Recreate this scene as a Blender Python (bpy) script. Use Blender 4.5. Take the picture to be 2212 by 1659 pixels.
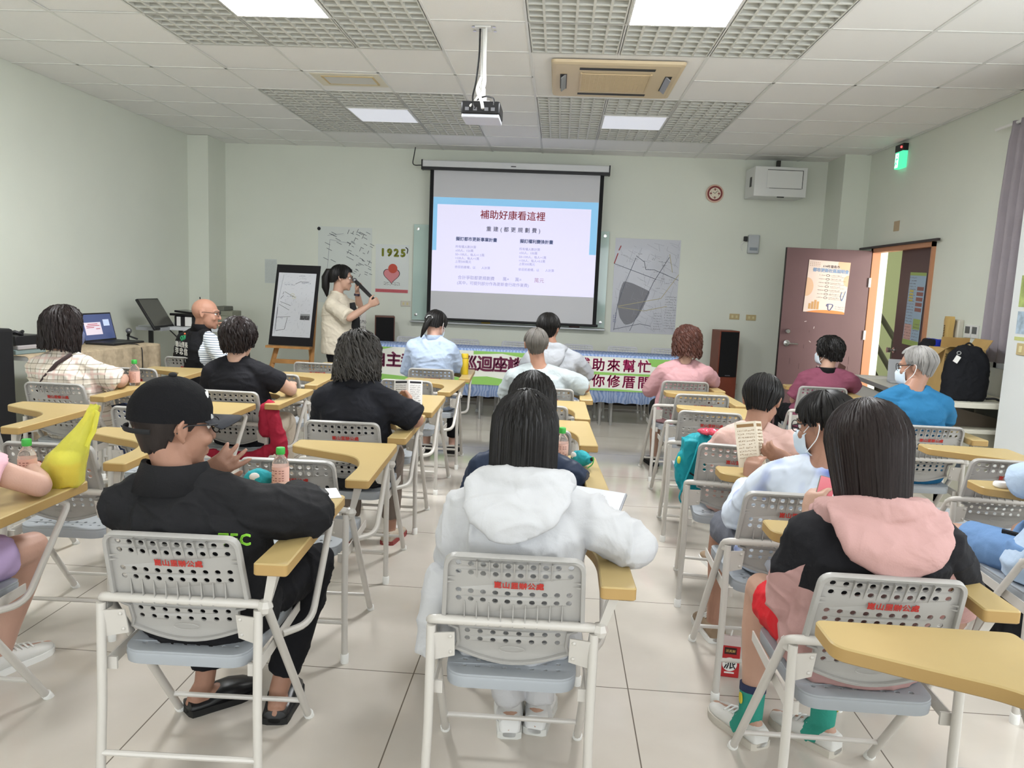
import bpy, bmesh, math, random
from mathutils import Vector, Matrix, noise
R = math.radians
scene = bpy.context.scene
col = scene.collection
for o in list(bpy.data.objects): bpy.data.objects.remove(o)

# ------------------------------------------------------------------ camera
cd = bpy.data.cameras.new('camera'); cam = bpy.data.objects.new('camera', cd); col.objects.link(cam)
def cam_axes(pitch, yaw, roll):
    cy, sy, cp, sp = math.cos(yaw), math.sin(yaw), math.cos(pitch), math.sin(pitch)
    f = Vector((sy*cp, cy*cp, sp)); r = Vector((cy, -sy, 0)); u = r.cross(f)
    c, s = math.cos(roll), math.sin(roll)
    return f, c*r + s*u, -s*r + c*u
F_, R_, U_ = cam_axes(-0.1301, -0.0556, 0.0420)
m = Matrix.Identity(4)
for i in range(3): m[i][0], m[i][1], m[i][2] = R_[i], U_[i], -F_[i]
m[0][3], m[1][3], m[2][3] = 0, 0, 1.4334
cam.matrix_world = m
cd.sensor_width = 36; cd.lens = 1632.75/2212*36; cd.clip_start = .05; cd.clip_end = 100
scene.camera = cam

# ------------------------------------------------------------------ world, exposure
scene.view_settings.view_transform = 'Standard'; scene.view_settings.look = 'None'
scene.view_settings.gamma = 1; scene.view_settings.use_curve_mapping = False
scene.view_settings.exposure = 0.55
w = bpy.data.worlds.new('sky'); scene.world = w; w.use_nodes = True
bg = w.node_tree.nodes['Background']; bg.inputs[0].default_value = (.80, .88, 1, 1); bg.inputs[1].default_value = .9

# area lamps: rear and side ones are unseen fill, added for ambient light
def area_light(name, loc, rot, sx, sy, e, c):
    l = bpy.data.lights.new(name, 'AREA'); l.shape = 'RECTANGLE'; l.size, l.size_y, l.energy, l.color = sx, sy, e, c
    o = bpy.data.objects.new(name, l); col.objects.link(o); o.location = loc; o.rotation_euler = rot; return o
area_light('rear_fill_light', (-.5, -3.66, 1.6), (R(90), 0, 0), 6.4, 2.0, 85, (.97, .99, 1))
area_light('side_fill_light', (3.46, .9, 1.75), (R(90), 0, R(90)), 5.6, 1.6, 70, (.95, .98, 1))
area_light('corridor_daylight', (5.6, 6.9, 1.6), (R(90), 0, R(60)), 1.2, 2.2, 130, (1, .95, .92))

# ------------------------------------------------------------------ materials
def lin(c):
    if isinstance(c, str): c = [int(c[i:i+2], 16) for i in (0, 2, 4)]
    return tuple(((v/255)/12.92 if v/255 <= .04045 else ((v/255+.055)/1.055)**2.4) for v in c) + (1,)
MATS = {}
def mat(name, c, rough=.6, spec=.5, metal=0, emit=0, bump=0, bscale=60, var=0, vscale=8, alpha=1, trans=0, ior=1.45, coat=0, stretch=None, sheen=0, ecol=None):
    if name in MATS: return MATS[name]
    M = bpy.data.materials.new(name); M.use_nodes = True; nt = M.node_tree; b = nt.nodes['Principled BSDF']
    C = lin(c); b.inputs['Base Color'].default_value = C; b.inputs['Roughness'].default_value = rough
    b.inputs['Specular IOR Level'].default_value = spec; b.inputs['Metallic'].default_value = metal
    b.inputs['IOR'].default_value = ior; b.inputs['Transmission Weight'].default_value = trans
    b.inputs['Coat Weight'].default_value = coat; b.inputs['Alpha'].default_value = alpha
    b.inputs['Sheen Weight'].default_value = sheen
    if emit:
        b.inputs['Emission Color'].default_value = lin(ecol) if ecol else C; b.inputs['Emission Strength'].default_value = emit
    if bump or var:
        tc = nt.nodes.new('ShaderNodeTexCoord'); mp = nt.nodes.new('ShaderNodeMapping')
        if stretch: mp.inputs['Scale'].default_value = stretch
        nt.links.new(tc.outputs['Object'], mp.inputs[0])
    if bump:
        n = nt.nodes.new('ShaderNodeTexNoise'); n.inputs['Scale'].default_value = bscale; n.inputs['Detail'].default_value = 4
        bp = nt.nodes.new('ShaderNodeBump'); bp.inputs['Strength'].default_value = bump; bp.inputs['Distance'].default_value = .01
        nt.links.new(mp.outputs[0], n.inputs[0]); nt.links.new(n.outputs[0], bp.inputs['Height']); nt.links.new(bp.outputs[0], b.inputs['Normal'])
    if var:
        n = nt.nodes.new('ShaderNodeTexNoise'); n.inputs['Scale'].default_value = vscale; n.inputs['Detail'].default_value = 5
        cr = nt.nodes.new('ShaderNodeValToRGB')
        cr.color_ramp.elements[0].position = .3; cr.color_ramp.elements[1].position = .7
        cr.color_ramp.elements[0].color = tuple(max(0, v*(1-var)) for v in C[:3]) + (1,)
        cr.color_ramp.elements[1].color = tuple(min(1, v*(1+var)) for v in C[:3]) + (1,)
        nt.links.new(mp.outputs[0], n.inputs[0]); nt.links.new(n.outputs[0], cr.inputs[0]); nt.links.new(cr.outputs[0], b.inputs['Base Color'])
    MATS[name] = M; return M
def grid_floor():
    M = bpy.data.materials.new('polished_tile'); M.use_nodes = True; nt = M.node_tree; b = nt.nodes['Principled BSDF']
    N, L = nt.nodes.new, nt.links.new
    tc = N('ShaderNodeTexCoord'); sp = N('ShaderNodeSeparateXYZ'); L(tc.outputs['Object'], sp.inputs[0])
    def mth(op, a, bb=None):
        n = N('ShaderNodeMath'); n.operation = op
        for i, v in enumerate((a, bb)):
            if v is None: continue
            if isinstance(v, (int, float)): n.inputs[i].default_value = v
            else: L(v, n.inputs[i])
        return n.outputs[0]
    S = .7848; ds = []
    for ax, off in (('X', -2.032), ('Y', 2.60)):
        t = mth('FRACT', mth('DIVIDE', mth('SUBTRACT', sp.outputs[ax], off - 20*S), S))
        ds.append(mth('MINIMUM', t, mth('SUBTRACT', 1.0, t)))
    d = mth('MINIMUM', ds[0], ds[1]); g = mth('LESS_THAN', d, .0028)
    n1 = N('ShaderNodeTexNoise'); n1.inputs['Scale'].default_value = 2.2; n1.inputs['Detail'].default_value = 6; L(tc.outputs['Object'], n1.inputs[0])
    cr = N('ShaderNodeValToRGB'); cr.color_ramp.elements[0].color = lin('bfb8ad'); cr.color_ramp.elements[1].color = lin('cac3b9')
    cr.color_ramp.elements[0].position = .35; cr.color_ramp.elements[1].position = .65; L(n1.outputs[0], cr.inputs[0])
    mx = N('ShaderNodeMix'); mx.data_type = 'RGBA'; L(g, mx.inputs[0]); L(cr.outputs[0], mx.inputs[6]); mx.inputs[7].default_value = lin('6d655c')
    L(mx.outputs[2], b.inputs['Base Color'])
    n2 = N('ShaderNodeTexNoise'); n2.inputs['Scale'].default_value = 5; n2.inputs['Detail'].default_value = 5; L(tc.outputs['Object'], n2.inputs[0])
    rr = N('ShaderNodeMapRange'); rr.inputs[3].default_value = .035; rr.inputs[4].default_value = .13; L(n2.outputs[0], rr.inputs[0]); L(rr.outputs[0], b.inputs['Roughness'])
    b.inputs['Specular IOR Level'].default_value = .5
    return M
WALL = mat('mint_wall_paint', 'e1e5d9', .75, .3, bump=.06, bscale=90, var=.02, vscale=1.5)
WALLW = mat('white_wall_paint', 'dfe3e2', .7, .3, bump=.05, bscale=90)
TILE = mat('ceiling_tile', 'f6f5f2', .85, .2, bump=.15, bscale=220)
TBAR = mat('white_tbar', 'e6e6e2', .5)
GRILLE = mat('white_louvre', 'dcdcd4', .6)
PLENUM = mat('plenum_grey', 'aaa7a0', .9)
METALW = mat('cream_enamel', 'c4c0b9', .32, .5, coat=.3)
PLAS = mat('grey_plastic', 'a3a19d', .42, .5, bump=.02, bscale=300)
PLASB = mat('grey_blue_plastic', '9da2a7', .42, .5)
TAB = mat('tan_laminate', 'b09a68', .38, .4, var=.03, vscale=6)
TABE = mat('tan_edge_band', 'a98a55', .5)
RED = mat('red_stencil_paint', 'ad2f28', .7)
BLACK = mat('black_plastic', '1c1c1e', .45)
BLACKM = mat('black_matte', '151517', .8)
CHROME = mat('steel', 'd0d0cf', .25, metal=1)
WHITE = mat('white_paper', 'e9e8e4', .7)
WHITEP = mat('white_plastic', 'e6e6e2', .4)
BROWN = mat('brown_door', '6a5150', .5, .4, bump=.05, bscale=40, var=.06, vscale=3)
DARKW = mat('dark_baseboard', '2d2320', .5)
WOOD = mat('light_wood', 'c08c53', .5, var=.15, vscale=14, stretch=(1, 1, .15))
SPKW = mat('speaker_walnut', '6b4438', .5, var=.1, vscale=10)
CLOTHK = mat('black_cloth', '121214', .95)
INK = mat('black_ink', '2a2a2e', .8)
GINK = mat('grey_ink', '80828a', .8)

# ------------------------------------------------------------------ objects
def props(o, label=None, cat=None, group=None, kind=None):
    if label: o['label'] = label
    if cat: o['category'] = cat
    if group: o['group'] = group
    if kind: o['kind'] = kind
    return o
def thing(name, label, cat, loc=(0, 0, 0), rz=0, group=None):
    o = bpy.data.objects.new(name, None); col.objects.link(o); o.empty_display_size = .1
    o.location = loc; o.rotation_euler = (0, 0, rz); props(o, label, cat, group); return o
class MB:
    def __init__(s): s.v = []; s.f = []; s.mi = []; s.cur = 0
    def add(s, vs, fs):
        n = len(s.v); s.v += [tuple(p) for p in vs]; s.f += [tuple(i+n for i in f) for f in fs]; s.mi += [s.cur]*len(fs); return s
    def box(s, x0, x1, y0, y1, z0, z1, M=None):
        vs = [Vector((x, y, z)) for z in (z0, z1) for y in (y0, y1) for x in (x0, x1)]
        if M: vs = [M @ p for p in vs]
        return s.add(vs, [(0, 2, 3, 1), (4, 5, 7, 6), (0, 1, 5, 4), (2, 6, 7, 3), (0, 4, 6, 2), (1, 3, 7, 5)])
    def loft(s, rings, caps=True, closed=True):
        n = len(rings[0]); vs = [p for r in rings for p in r]; fs = []
        for i in range(len(rings)-1):
            for j in range(n if closed else n-1):
                k = (j+1) % n; fs.append((i*n+j, i*n+k, (i+1)*n+k, (i+1)*n+j))
        if caps: fs += [tuple(range(n-1, -1, -1)), tuple(range((len(rings)-1)*n, len(rings)*n))]
        return s.add(vs, fs)
    def tube(s, pts, r, n=8, flat=None, caps=True, up=None):
        pts = [Vector(p) for p in pts]; rings = []; N = None
        for i, p in enumerate(pts):
            t = (pts[min(i+1, len(pts)-1)] - pts[max(i-1, 0)]).normalized()
            if N is None:
                a = Vector(up) if up else (Vector((0, 0, 1)) if abs(t.z) < .9 else Vector((1, 0, 0)))
                N = (a - a.dot(t)*t).normalized()
            else: N = (N - N.dot(t)*t).normalized()
            B = t.cross(N); ri = r[i] if isinstance(r, (list, tuple)) else r; fa, fb = flat or (1, 1)
            rings.append([p + ri*(math.cos(2*math.pi*k/n)*N*fa + math.sin(2*math.pi*k/n)*B*fb) for k in range(n)])
        return s.loft(rings, caps)
    def prism(s, poly, z0, z1, M=None):
        n = len(poly); vs = [Vector((p[0], p[1], z)) for z in (z0, z1) for p in poly]
        if M: vs = [M @ v for v in vs]
        return s.add(vs, [tuple(range(n-1, -1, -1)), tuple(range(n, 2*n))] + [(i, (i+1) % n, n+(i+1) % n, n+i) for i in range(n)])
    def lathe(s, prof, n=20, M=None):
        rings = [[(M or Matrix()) @ Vector((r*math.cos(2*math.pi*k/n), r*math.sin(2*math.pi*k/n), z)) for k in range(n)] for r, z in prof]
        return s.loft(rings)
    def sph(s, c, r, n=12, M=None):
        if not isinstance(r, (list, tuple)): r = (r, r, r)
        c = Vector(c); vs = []; fs = []; h = n//2
        for i in range(h+1):
            th = math.pi*i/h
            for k in range(n):
                ph = 2*math.pi*k/n
                p = Vector((r[0]*math.sin(th)*math.cos(ph), r[1]*math.sin(th)*math.sin(ph), r[2]*math.cos(th)))
                if M: p = M @ p
                vs.append(c + p)
        for i in range(h):
            for k in range(n): fs.append((i*n+k, (i+1)*n+k, (i+1)*n+(k+1) % n, i*n+(k+1) % n))
        return s.add(vs, fs)
    def mesh(s, name):
        me = bpy.data.meshes.new(name); me.from_pydata(s.v, [], s.f); me.polygons.foreach_set('material_index', s.mi); return me
    def build(s, name, mats, parent=None, smooth=True, bevel=0, weld=False, at=None, ang=40):
        me = s.mesh(name); return link(name, me, mats, parent, smooth, bevel, at, ang)
def link(name, me, mats, parent=None, smooth=True, bevel=0, at=None, ang=40):
    if not isinstance(mats, (list, tuple)): mats = [mats]
    me.materials.clear()
    for x in mats: me.materials.append(x)
    if at: me.transform(Matrix.Translation(-Vector(at)))
    if smooth:
        me.polygons.foreach_set('use_smooth', [True]*len(me.polygons)); me.set_sharp_from_angle(angle=R(ang))
    o = bpy.data.objects.new(name, me); col.objects.link(o)
    if parent: o.parent = parent
    if bevel:
        b = o.modifiers.new('bevel', 'BEVEL'); b.width = bevel; b.segments = 2; b.limit_method = 'ANGLE'; b.harden_normals = False
    return o
def struct(o): o['kind'] = 'structure'; return o
def box(name, x0, x1, y0, y1, z0, z1, m, parent=None, bevel=0):
    return MB().box(x0, x1, y0, y1, z0, z1).build(name, m, parent, bevel=bevel)
def fillet(pts, r, n=5, closed=False):
    P = [Vector(p) for p in pts]; out = []; N = len(P)
    for i in range(N):
        if not closed and i in (0, N-1): out.append(P[i]); continue
        a, b, c = P[i-1], P[i], P[(i+1) % N]; d1 = (a-b); d2 = (c-b)
        rr = r[i] if isinstance(r, (list, tuple)) else r
        l = min(rr, d1.length*.49, d2.length*.49)
        p, q = b+d1.normalized()*l, b+d2.normalized()*l
        for k in range(n+1):
            t = k/n; out.append((1-t)**2*p + 2*t*(1-t)*b + t*t*q)
    return out
def curve_mesh(splines, thick, bev=0):
    c = bpy.data.curves.new('tmp', 'CURVE'); c.dimensions = '2D'; c.fill_mode = 'BOTH'; c.extrude = thick/2; c.bevel_depth = bev; c.bevel_resolution = 1
    for pts in splines:
        s = c.splines.new('POLY'); s.points.add(len(pts)-1); s.use_cyclic_u = True
        for p, q in zip(s.points, pts): p.co = (q[0], q[1], 0, 1)
    o = bpy.data.objects.new('tmp', c); col.objects.link(o)
    me = bpy.data.meshes.new_from_object(o.evaluated_get(bpy.context.evaluated_depsgraph_get()))
    bpy.data.objects.remove(o); bpy.data.curves.remove(c); return me
def circ(x, y, r, n=10): return [(x+r*math.cos(2*math.pi*k/n), y+r*math.sin(2*math.pi*k/n)) for k in range(n)]
def text_mesh(body, size, ext=.0006, space=1.0, shear=0, align='CENTER'):
    c = bpy.data.curves.new('tmp', 'FONT'); c.body = body; c.size = size; c.extrude = ext; c.resolution_u = 2
    c.space_character = space; c.shear = shear; c.align_x = align; c.align_y = 'CENTER'
    o = bpy.data.objects.new('tmp', c); col.objects.link(o)
    me = bpy.data.meshes.new_from_object(o.evaluated_get(bpy.context.evaluated_depsgraph_get()))
    bpy.data.objects.remove(o); bpy.data.curves.remove(c); return me
def text(name, body, size, m, M, parent=None, bold=0, **k):
    me = text_mesh(body, size, **k)
    if bold:
        bm = bmesh.new()
        for dx, dy in ((0, 0), (-1, 0), (1, 0), (0, 1), (0, -1), (.7, .7), (-.7, .7), (.7, -.7), (-.7, -.7)):
            q = me.copy(); q.transform(Matrix.Translation((dx*abs(bold), dy*abs(bold), abs(dx+2*dy)*.00004))); bm.from_mesh(q)
        bm.to_mesh(me); bm.free()
    me.transform(M); return link(name, me, m, parent, smooth=False)
def mesh_join(meshes):
    bm = bmesh.new()
    for x in meshes: bm.from_mesh(x)
    me = bpy.data.meshes.new('joined'); bm.to_mesh(me); bm.free(); return me
FRONT = Matrix.Rotation(R(90), 4, 'X')           # lies in x-z, reads from the camera side
def wallM(x, y, z, rz=0): return Matrix.Translation((x, y, z)) @ Matrix.Rotation(rz, 4, 'Z') @ FRONT
def copy_tree(o, parent=None):
    c = o.copy(); col.objects.link(c); c.parent = parent
    for ch in list(o.children): copy_tree(ch, c)
    return c

# ================================================================== the room
H = 3.029; XL, XR, YB, YR = -4.45, 3.4, 9.42, -3.6
struct(MB().box(XL-.2, XR+.2, YR-.2, YB+.2, -.1, 0).build('floor', grid_floor(), smooth=False))
struct(box('wall_left', XL-.15, XL, YR, YB, 0, H+.4, WALL))
struct(box('wall_back', XL-.15, XR+.15, YB, YB+.15, 0, H+.4, WALL))
mb = MB(); mb.box(XL-.15, -3.8, YR-.15, YR, 0, H+.4); mb.box(2.8, XR+.15, YR-.15, YR, 0, H+.4); mb.box(-3.8, 2.8, YR-.15, YR, 0, .5); mb.box(-3.8, 2.8, YR-.15, YR, 2.7, H+.4)
struct(mb.build('wall_rear', WALL, smooth=False))
AL = mat('aluminium', 'b9bcbd', .4, metal=.8)
def window(n, M, w, h, bars):  # unseen rear and side windows, added as openings for the fill lamps
    t = thing('window_%d' % n, None, None); struct(t); t.matrix_world = M
    f = MB()
    for k in range(bars+1): x = w*k/bars; f.box(x-.025, x+.025, -.03, .03, 0, h)
    for z in (.02, h-.02): f.box(0, w, -.03, .03, z-.02, z+.02)
    f.build('frame', AL, t)
window(2, Matrix.Translation((-3.8, YR-.1, .5)), 6.6, 2.2, 6)
window(3, Matrix.Translation((XR+.1, -2.0, .95)) @ Matrix.Rotation(R(90), 4, 'Z'), 5.8, 1.77, 5)
DY0, DY1, DH = 7.18, 8.55, 1.985                 # doorway
WY0, WY1 = 4.9, 6.12                             # curtained window
mb = MB()
mb.box(XR, XR+.15, DY1, YB, 0, H+.4); mb.box(XR, XR+.15, DY0, DY1, DH, H+.4); mb.box(XR, XR+.15, WY1, DY0, 0, H+.4)
mb.box(XR, XR+.15, WY0, WY1, 0, .95); mb.box(XR, XR+.15, WY0, WY1, 2.72, H+.4); mb.box(XR, XR+.15, YR, -2.0, 0, H+.4); mb.box(XR, XR+.15, 3.8, WY0, 0, H+.4); mb.box(XR, XR+.15, -2.0, 3.8, 0, .95); mb.box(XR, XR+.15, -2.0, 3.8, 2.72, H+.4)
struct(mb.build('wall_right', WALL, smooth=False))
struct(box('wall_left_column', XL, -4.2, 8.95, YB, 0, H, WALL))
struct(box('wall_back_pillar', 3.115, XR, 8.88, YB, 0, H, WALL))
struct(box('wall_right_pillar', 3.1, XR, 4.7, 5.4, 0, H, WALLW))
mb = MB(); mb.box(-4.2, 3.115, YB-.012, YB, 0, .09); mb.box(3.103, 3.115, 8.88, YB-.012, 0, .09)
struct(mb.build('baseboard_back', DARKW))
struct(MB().box(XL, XL+.012, YR, 8.95, 0, .09).build('baseboard_left', DARKW))

# ---- ceiling: tiles, t-bars, louvre panels, lights
T = .605; GX, GY = -2.6918, 5.4604
def gx(c): return GX + c*T
def gy(r): return GY + r*T
louvre, lit, off = set(), set(), set()
for c0 in (0, 4):
    for r0, on in ((2, False), (-3, True), (-8, True), (-13, True)):
        for i in range(3):
            for j in range(3):
                k = (c0+i, r0+j)
                if i == 1 and j == 1: (lit if on else off).add(k)
                else: louvre.add(k)
mb = MB(); tb = MB()
for c in range(-3, 11):
    for r in range(-15, 7):
        if (c, r) in louvre or (c, r) in lit or (c, r) in off: continue
        x0, x1, y0, y1 = max(gx(c), XL), min(gx(c+1), XR), max(gy(r), YR), min(gy(r+1), YB)
        if x1-x0 < .02 or y1-y0 < .02: continue
        if (c, r) in ((4, 0), (5, 0), (4, 1), (5, 1)): continue
        dz = (.0035 if (c*7+r*13) % 11 == 0 else 0)
        mb.box(x0+.004, x1-.004, y0+.004, y1-.004, H+dz, H+.02)
mb.box(gx(4), gx(6), gy(0), 5.62, H, H+.02); mb.box(gx(4), gx(6), 6.46, gy(2), H, H+.02)
mb.box(gx(4), -.06, 5.62, 6.46, H, H+.02); mb.box(.76, gx(6), 5.62, 6.46, H, H+.02)
mb.cur = 1; mb.box(XL, XR, YR, YB, H+.075, H+.34)
struct(mb.build('ceiling', [TILE, PLENUM], smooth=False))
for c in range(-2, 11):
    x = gx(c)
    if c == 5: tb.box(x-.011, x+.011, YR, gy(0), H-.004, H+.001); tb.box(x-.011, x+.011, gy(2), YB, H-.004, H+.001)
    elif XL < x < XR: tb.box(x-.011, x+.011, YR, YB, H-.004, H+.001)
for r in range(-14, 7):
    y = gy(r)
    if r == 1: tb.box(XL, gx(4), y-.011, y+.011, H-.004, H+.001); tb.box(gx(6), XR, y-.011, y+.011, H-.004, H+.001)
    else: tb.box(XL, XR, y-.011, y+.011, H-.0035, H+.001)
struct(tb.build('trim_1', TBAR, smooth=False))
mb = MB()
e = T/2-.012
for k in range(7):
    u = -e + 2*e*k/6
    mb.box(u-.0075, u+.0075, -e, e, 0, .008); mb.box(-e, e, u-.0075, u+.0075, .0005, .0085); mb.box(u-.003, u+.003, -e, e, .008, .05); mb.box(-e, e, u-.003, u+.003, .008, .05)
gm = mb.mesh('ceiling_louvre')
side = {0: 'left', 4: 'right'}; ci = ('left', 'middle', 'right'); ri = ('near', 'middle', 'far')
first = None
for c0 in (0, 4):
    for r0, wh in ((2, 'square near the screen wall'), (-3, 'square around a lit panel'), (-8, 'square of louvres over the back seats'), (-13, 'square of louvres at the rear of the hall')):
        for i in range(3):
            for j in range(3):
                if i == 1 and j == 1: continue
                if r0 < -3 and True: continue
                o = link('ceiling_louvre', gm, GRILLE, smooth=False) if first is None else first.copy()
                if first is not None: col.objects.link(o)
                first = first or o
                o.location = (gx(c0+i+.5), gy(r0+j+.5), H-.004)
                props(o, f'white ceiling louvre, {ri[j]} {ci[i]} tile of {side[c0]} {wh}', 'ceiling louvre', 'egg-crate louvres in the ceiling')
LIT = mat('lit_panel', 'ffffff', .5, emit=60, ecol='fbfdff'); LITB = mat('rear_lit_panel', 'ffffff', .5, emit=8, ecol='fbfdff')
OFFP = mat('faint_glow_diffuser', 'e2e4e8', .5, emit=.35, ecol='e6e9f5')  # faint glow put into the unlit panels so they look bright
lp = None
for (c, r) in sorted(lit | off):
    t = thing('ceiling_light_panel', None, 'ceiling light', (gx(c+.5), gy(r+.5), H), group='square ceiling light panels')
    MB().box(-.286, .286, -.286, .286, -.006, -.004).build('diffuser', (LIT if r > -5 else LITB) if (c, r) in lit else OFFP, t, smooth=False)
    MB().box(-.286, .286, -.286, .286, -.003, .03).build('housing', TBAR, t, smooth=False)
    f = MB()
    for a in (-1, 1): f.box(a*.285, a*.297, -.297, .297, -.009, .03); f.box(-.285, .285, a*.285, a*.297, -.009, .03)
    f.build('frame', TBAR, t, smooth=False)
    sd = 'left' if c < 3 else 'right'
    pos = {3: 'unlit square light panel in the far louvres, %s of the projector', -2: 'glowing square light panel cut by the top of the photo, %s of the projector', -7: 'lit square panel over the back rows, %s of the aisle', -12: 'lit square panel at the rear of the hall, %s of the aisle'}[r]
    t['label'] = pos % sd

# ---- cassette air conditioner
t = thing('cassette_air_conditioner', 'beige ceiling cassette air conditioner with dark slatted intake grille', 'air conditioner', (.345, 6.04, H))
BEI = mat('aged_beige_plastic', 'd9c6a4', .5); DG = mat('dark_slot', '2b2926', .6); VANE = mat('grey_vane', '8d8f92', .4)
f = MB()
out = fillet([(-.475, -.485, 0), (.475, -.485, 0), (.475, .485, 0), (-.475, .485, 0)], .04, closed=True)
inn = [(.96*p.x, .96*p.y) for p in out]
f.loft([[(p.x, p.y, -.01) for p in out], [(p.x*.985, p.y*.985, -.028) for p in out], [(p.x*.93, p.y*.93, -.036) for p in out]])
f.build('panel', BEI, t, smooth=False)
g = MB()
for a in (-1, 1):
    g.box(a*.30-.0, a*.30+a*.0+.001, -.27, .27, -.0365, -.036)
g = MB(); g.box(-.27, .27, .325, .375, -.039, -.03); g.box(-.27, .27, -.375, -.325, -.039, -.03)
g.box(.36, .41, -.2, .2, -.039, -.03); g.box(-.41, -.36, -.2, .2, -.039, -.03); g.build('air_slot', DG, t)
for sx in (-1, 1): MB().box(-.011, .011, -.19, .19, -.008, .0, Matrix.Translation((sx*.385, 0, -.045)) @ Matrix.Rotation(sx*R(40), 4, 'Y') @ Matrix.Scale(2.2, 4, (1, 0, 0))).build('vane', VANE, t)
MB().box(-.25, .25, -.24, .24, -.038, -.030).build('intake', DG, t)
s = MB()
for k in range(25): y = -.24+.48*k/24; s.box(-.25, .25, y-.0024, y+.0024, -.046, -.038)
for k in range(17): x = -.25+.5*k/16; s.box(x-.0016, x+.0016, -.24, .24, -.0445, -.038)
for a in (-1, 1): s.box(a*.255-.006, a*.255+.006, -.255, .255, -.047, -.036)
s.build('intake_grille', mat('beige_grille', 'd3bd97', .5), t)

t = thing('ceiling_access_plate', 'yellowed blank rectangular plate in a ceiling tile left of the projector', 'ceiling plate', (-1.765, 6.315, H))
MB().box(-.285, .285, -.19, .19, -.003, .002).build('surround', mat('cream_tile', 'e6e1cf', .8), t)
f = MB(); f.box(-.2, .2, -.11, .11, -.006, -.002); f.build('plate', mat('white_plate', 'd9d8d2', .7), t)
f = MB()
for a in (-1, 1): f.box(-.21, .21, a*.115-.008, a*.115+.008, -.008, -.002); f.box(a*.205-.008, a*.205+.008, -.12, .12, -.008, -.002)
f.build('rim', mat('yellowed_rim', 'd3bd8d', .6), t)

# ---- doorway in the right wall, corridor and stairs beyond it
JAMB = mat('orange_jamb', 'c08a68', .45)
f = MB(); f.box(XR-.03, XR+.055, DY1-.05, DY1, 0, DH); f.box(XR-.03, XR+.055, DY0, DY0+.03, 0, DH); f.box(XR-.03, XR+.055, DY0, DY1, DH-.045, DH)
struct(f.build('trim_2', JAMB))
f = MB(); f.box(XR-.055, XR-.03, DY0-.12, DY1+.28, DH+.0, DH+.022); struct(f.build('trim_3', mat('dark_lintel', '3a3334', .5)))
LEAF = mat('brown_leaf', '6c5354', .5, .4, bump=.03, bscale=30, var=.05, vscale=3)
t = thing('door_1', None, None, (3.36, 8.52, 0), R(185)); struct(t)
MB().box(0, .93, -.02, .02, .02, 1.96).build('leaf', LEAF, t, bevel=.003)
h = MB(); h.lathe([(0, 0), (.035, 0), (.035, .012), (.014, .016), (.014, .05), (0, .05)], 16, Matrix.Translation((.85, .02, .93)) @ Matrix.Rotation(R(-90), 4, 'X'))
h.tube(fillet([(.85, .06, .93), (.83, .065, .93), (.74, .06, .925)], .02), .011, 8)
h.build('handle', CHROME, t)
MB().lathe([(0, 0), (.03, 0), (.03, .014), (.02, .03), (0, .03)], 16, Matrix.Translation((.85, .02, 1.06)) @ Matrix.Rotation(R(-90), 4, 'X')).build('lock', CHROME, t)
MB().box(.924, .934, -.016, .016, .02, 1.96).build('edge_strip', mat('dark_edge', '241b1a', .5), t)
k = MB()
random.seed(4)
for i in range(26):
    x, z = random.uniform(.08, .8), random.uniform(.25, 1.1); l = random.uniform(.01, .06); a = random.choice((0, 90, 90, 80))
    k.box(-l, l, -.0015, .0015, -.0005, .0008, Matrix.Translation((x, .0205, z)) @ Matrix.Rotation(R(90), 4, 'X') @ Matrix.Rotation(R(a), 4, 'Z'))
k.build('tape_residue', mat('tape_stain', '4a3739', .8), t)
k = MB()
for i in range(9):
    x, z = random.uniform(.1, .86), random.uniform(.4, 1.7)
    k.box(-.012, .012, -.003, .003, -.0005, .0008, Matrix.Translation((x, .0205, z)) @ Matrix.Rotation(R(90), 4, 'X') @ Matrix.Rotation(random.random()*3, 4, 'Z'))
k.build('torn_tape', mat('pale_tape', 'cdc0bf', .6), t)
h = MB()
for z in (1.62, 1.05, .3): h.box(-.012, .012, .02, .035, z-.05, z+.05)
h.build('hinge', mat('hinge_white', 'dddad4', .4), t)
t = thing('door_2', None, None, (XR+.05, DY0+.03, 0)); struct(t)
MB().box(-.02, .02, 0, .72, .02, 1.94).build('leaf', mat('dark_brown_leaf', '574545', .5, bump=.03, bscale=30), t, bevel=.003)
MB().lathe([(0, 0), (.03, 0), (.03, .012), (.012, .016), (.012, .035), (.028, .05), (.028, .075), (0, .082)], 16, Matrix.Translation((-.02, .66, .94)) @ Matrix.Rotation(R(-90), 4, 'Y')).build('knob', CHROME, t)
GREENW = mat('stairwell_green_paint', 'cfd8b4', .8)
mb = MB(); mb.box(6.2, 6.3, 5, 13.5, -.1, 3.4); mb.box(XR+.15, 6.3, 13.4, 13.5, -.1, 3.4); mb.box(XR+.15, 6.3, 5, 5.1, -.1, 3.4); mb.box(XR+.15, 6.3, 5, 13.5, 3.3, 3.4)
mb.box(XR+.15, XR+.2, YB+.15, 13.5, -.1, 3.4)
struct(mb.build('wall_corridor', GREENW, smooth=False))
struct(MB().box(XR+.15, 6.3, 5, 13.5, -.1, -.001).build('floor_corridor', mat('grey_terrazzo', 'b5aea4', .5)))
struct(MB().box(XR+.155, XR+.30, 9.0, 9.2, 0, 2.6).build('glare_column', WALLW))  # white column added to stand for the overexposed strip beyond the jamb
STEP = mat('grey_stair', 'aaa5a0', .7); RAILM = mat('dark_rail_paint', '33312f', .5)
t = thing('staircase', 'grey concrete staircase with dark metal railing seen through the doorway', 'staircase', (4.2, 10.6, 0))
s = MB()
for i in range(9): s.box(-.70, -.14, -1.1+i*.27, 1.6, i*.165, (i+1)*.165)
s.build('steps', STEP, t, smooth=False)
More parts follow.
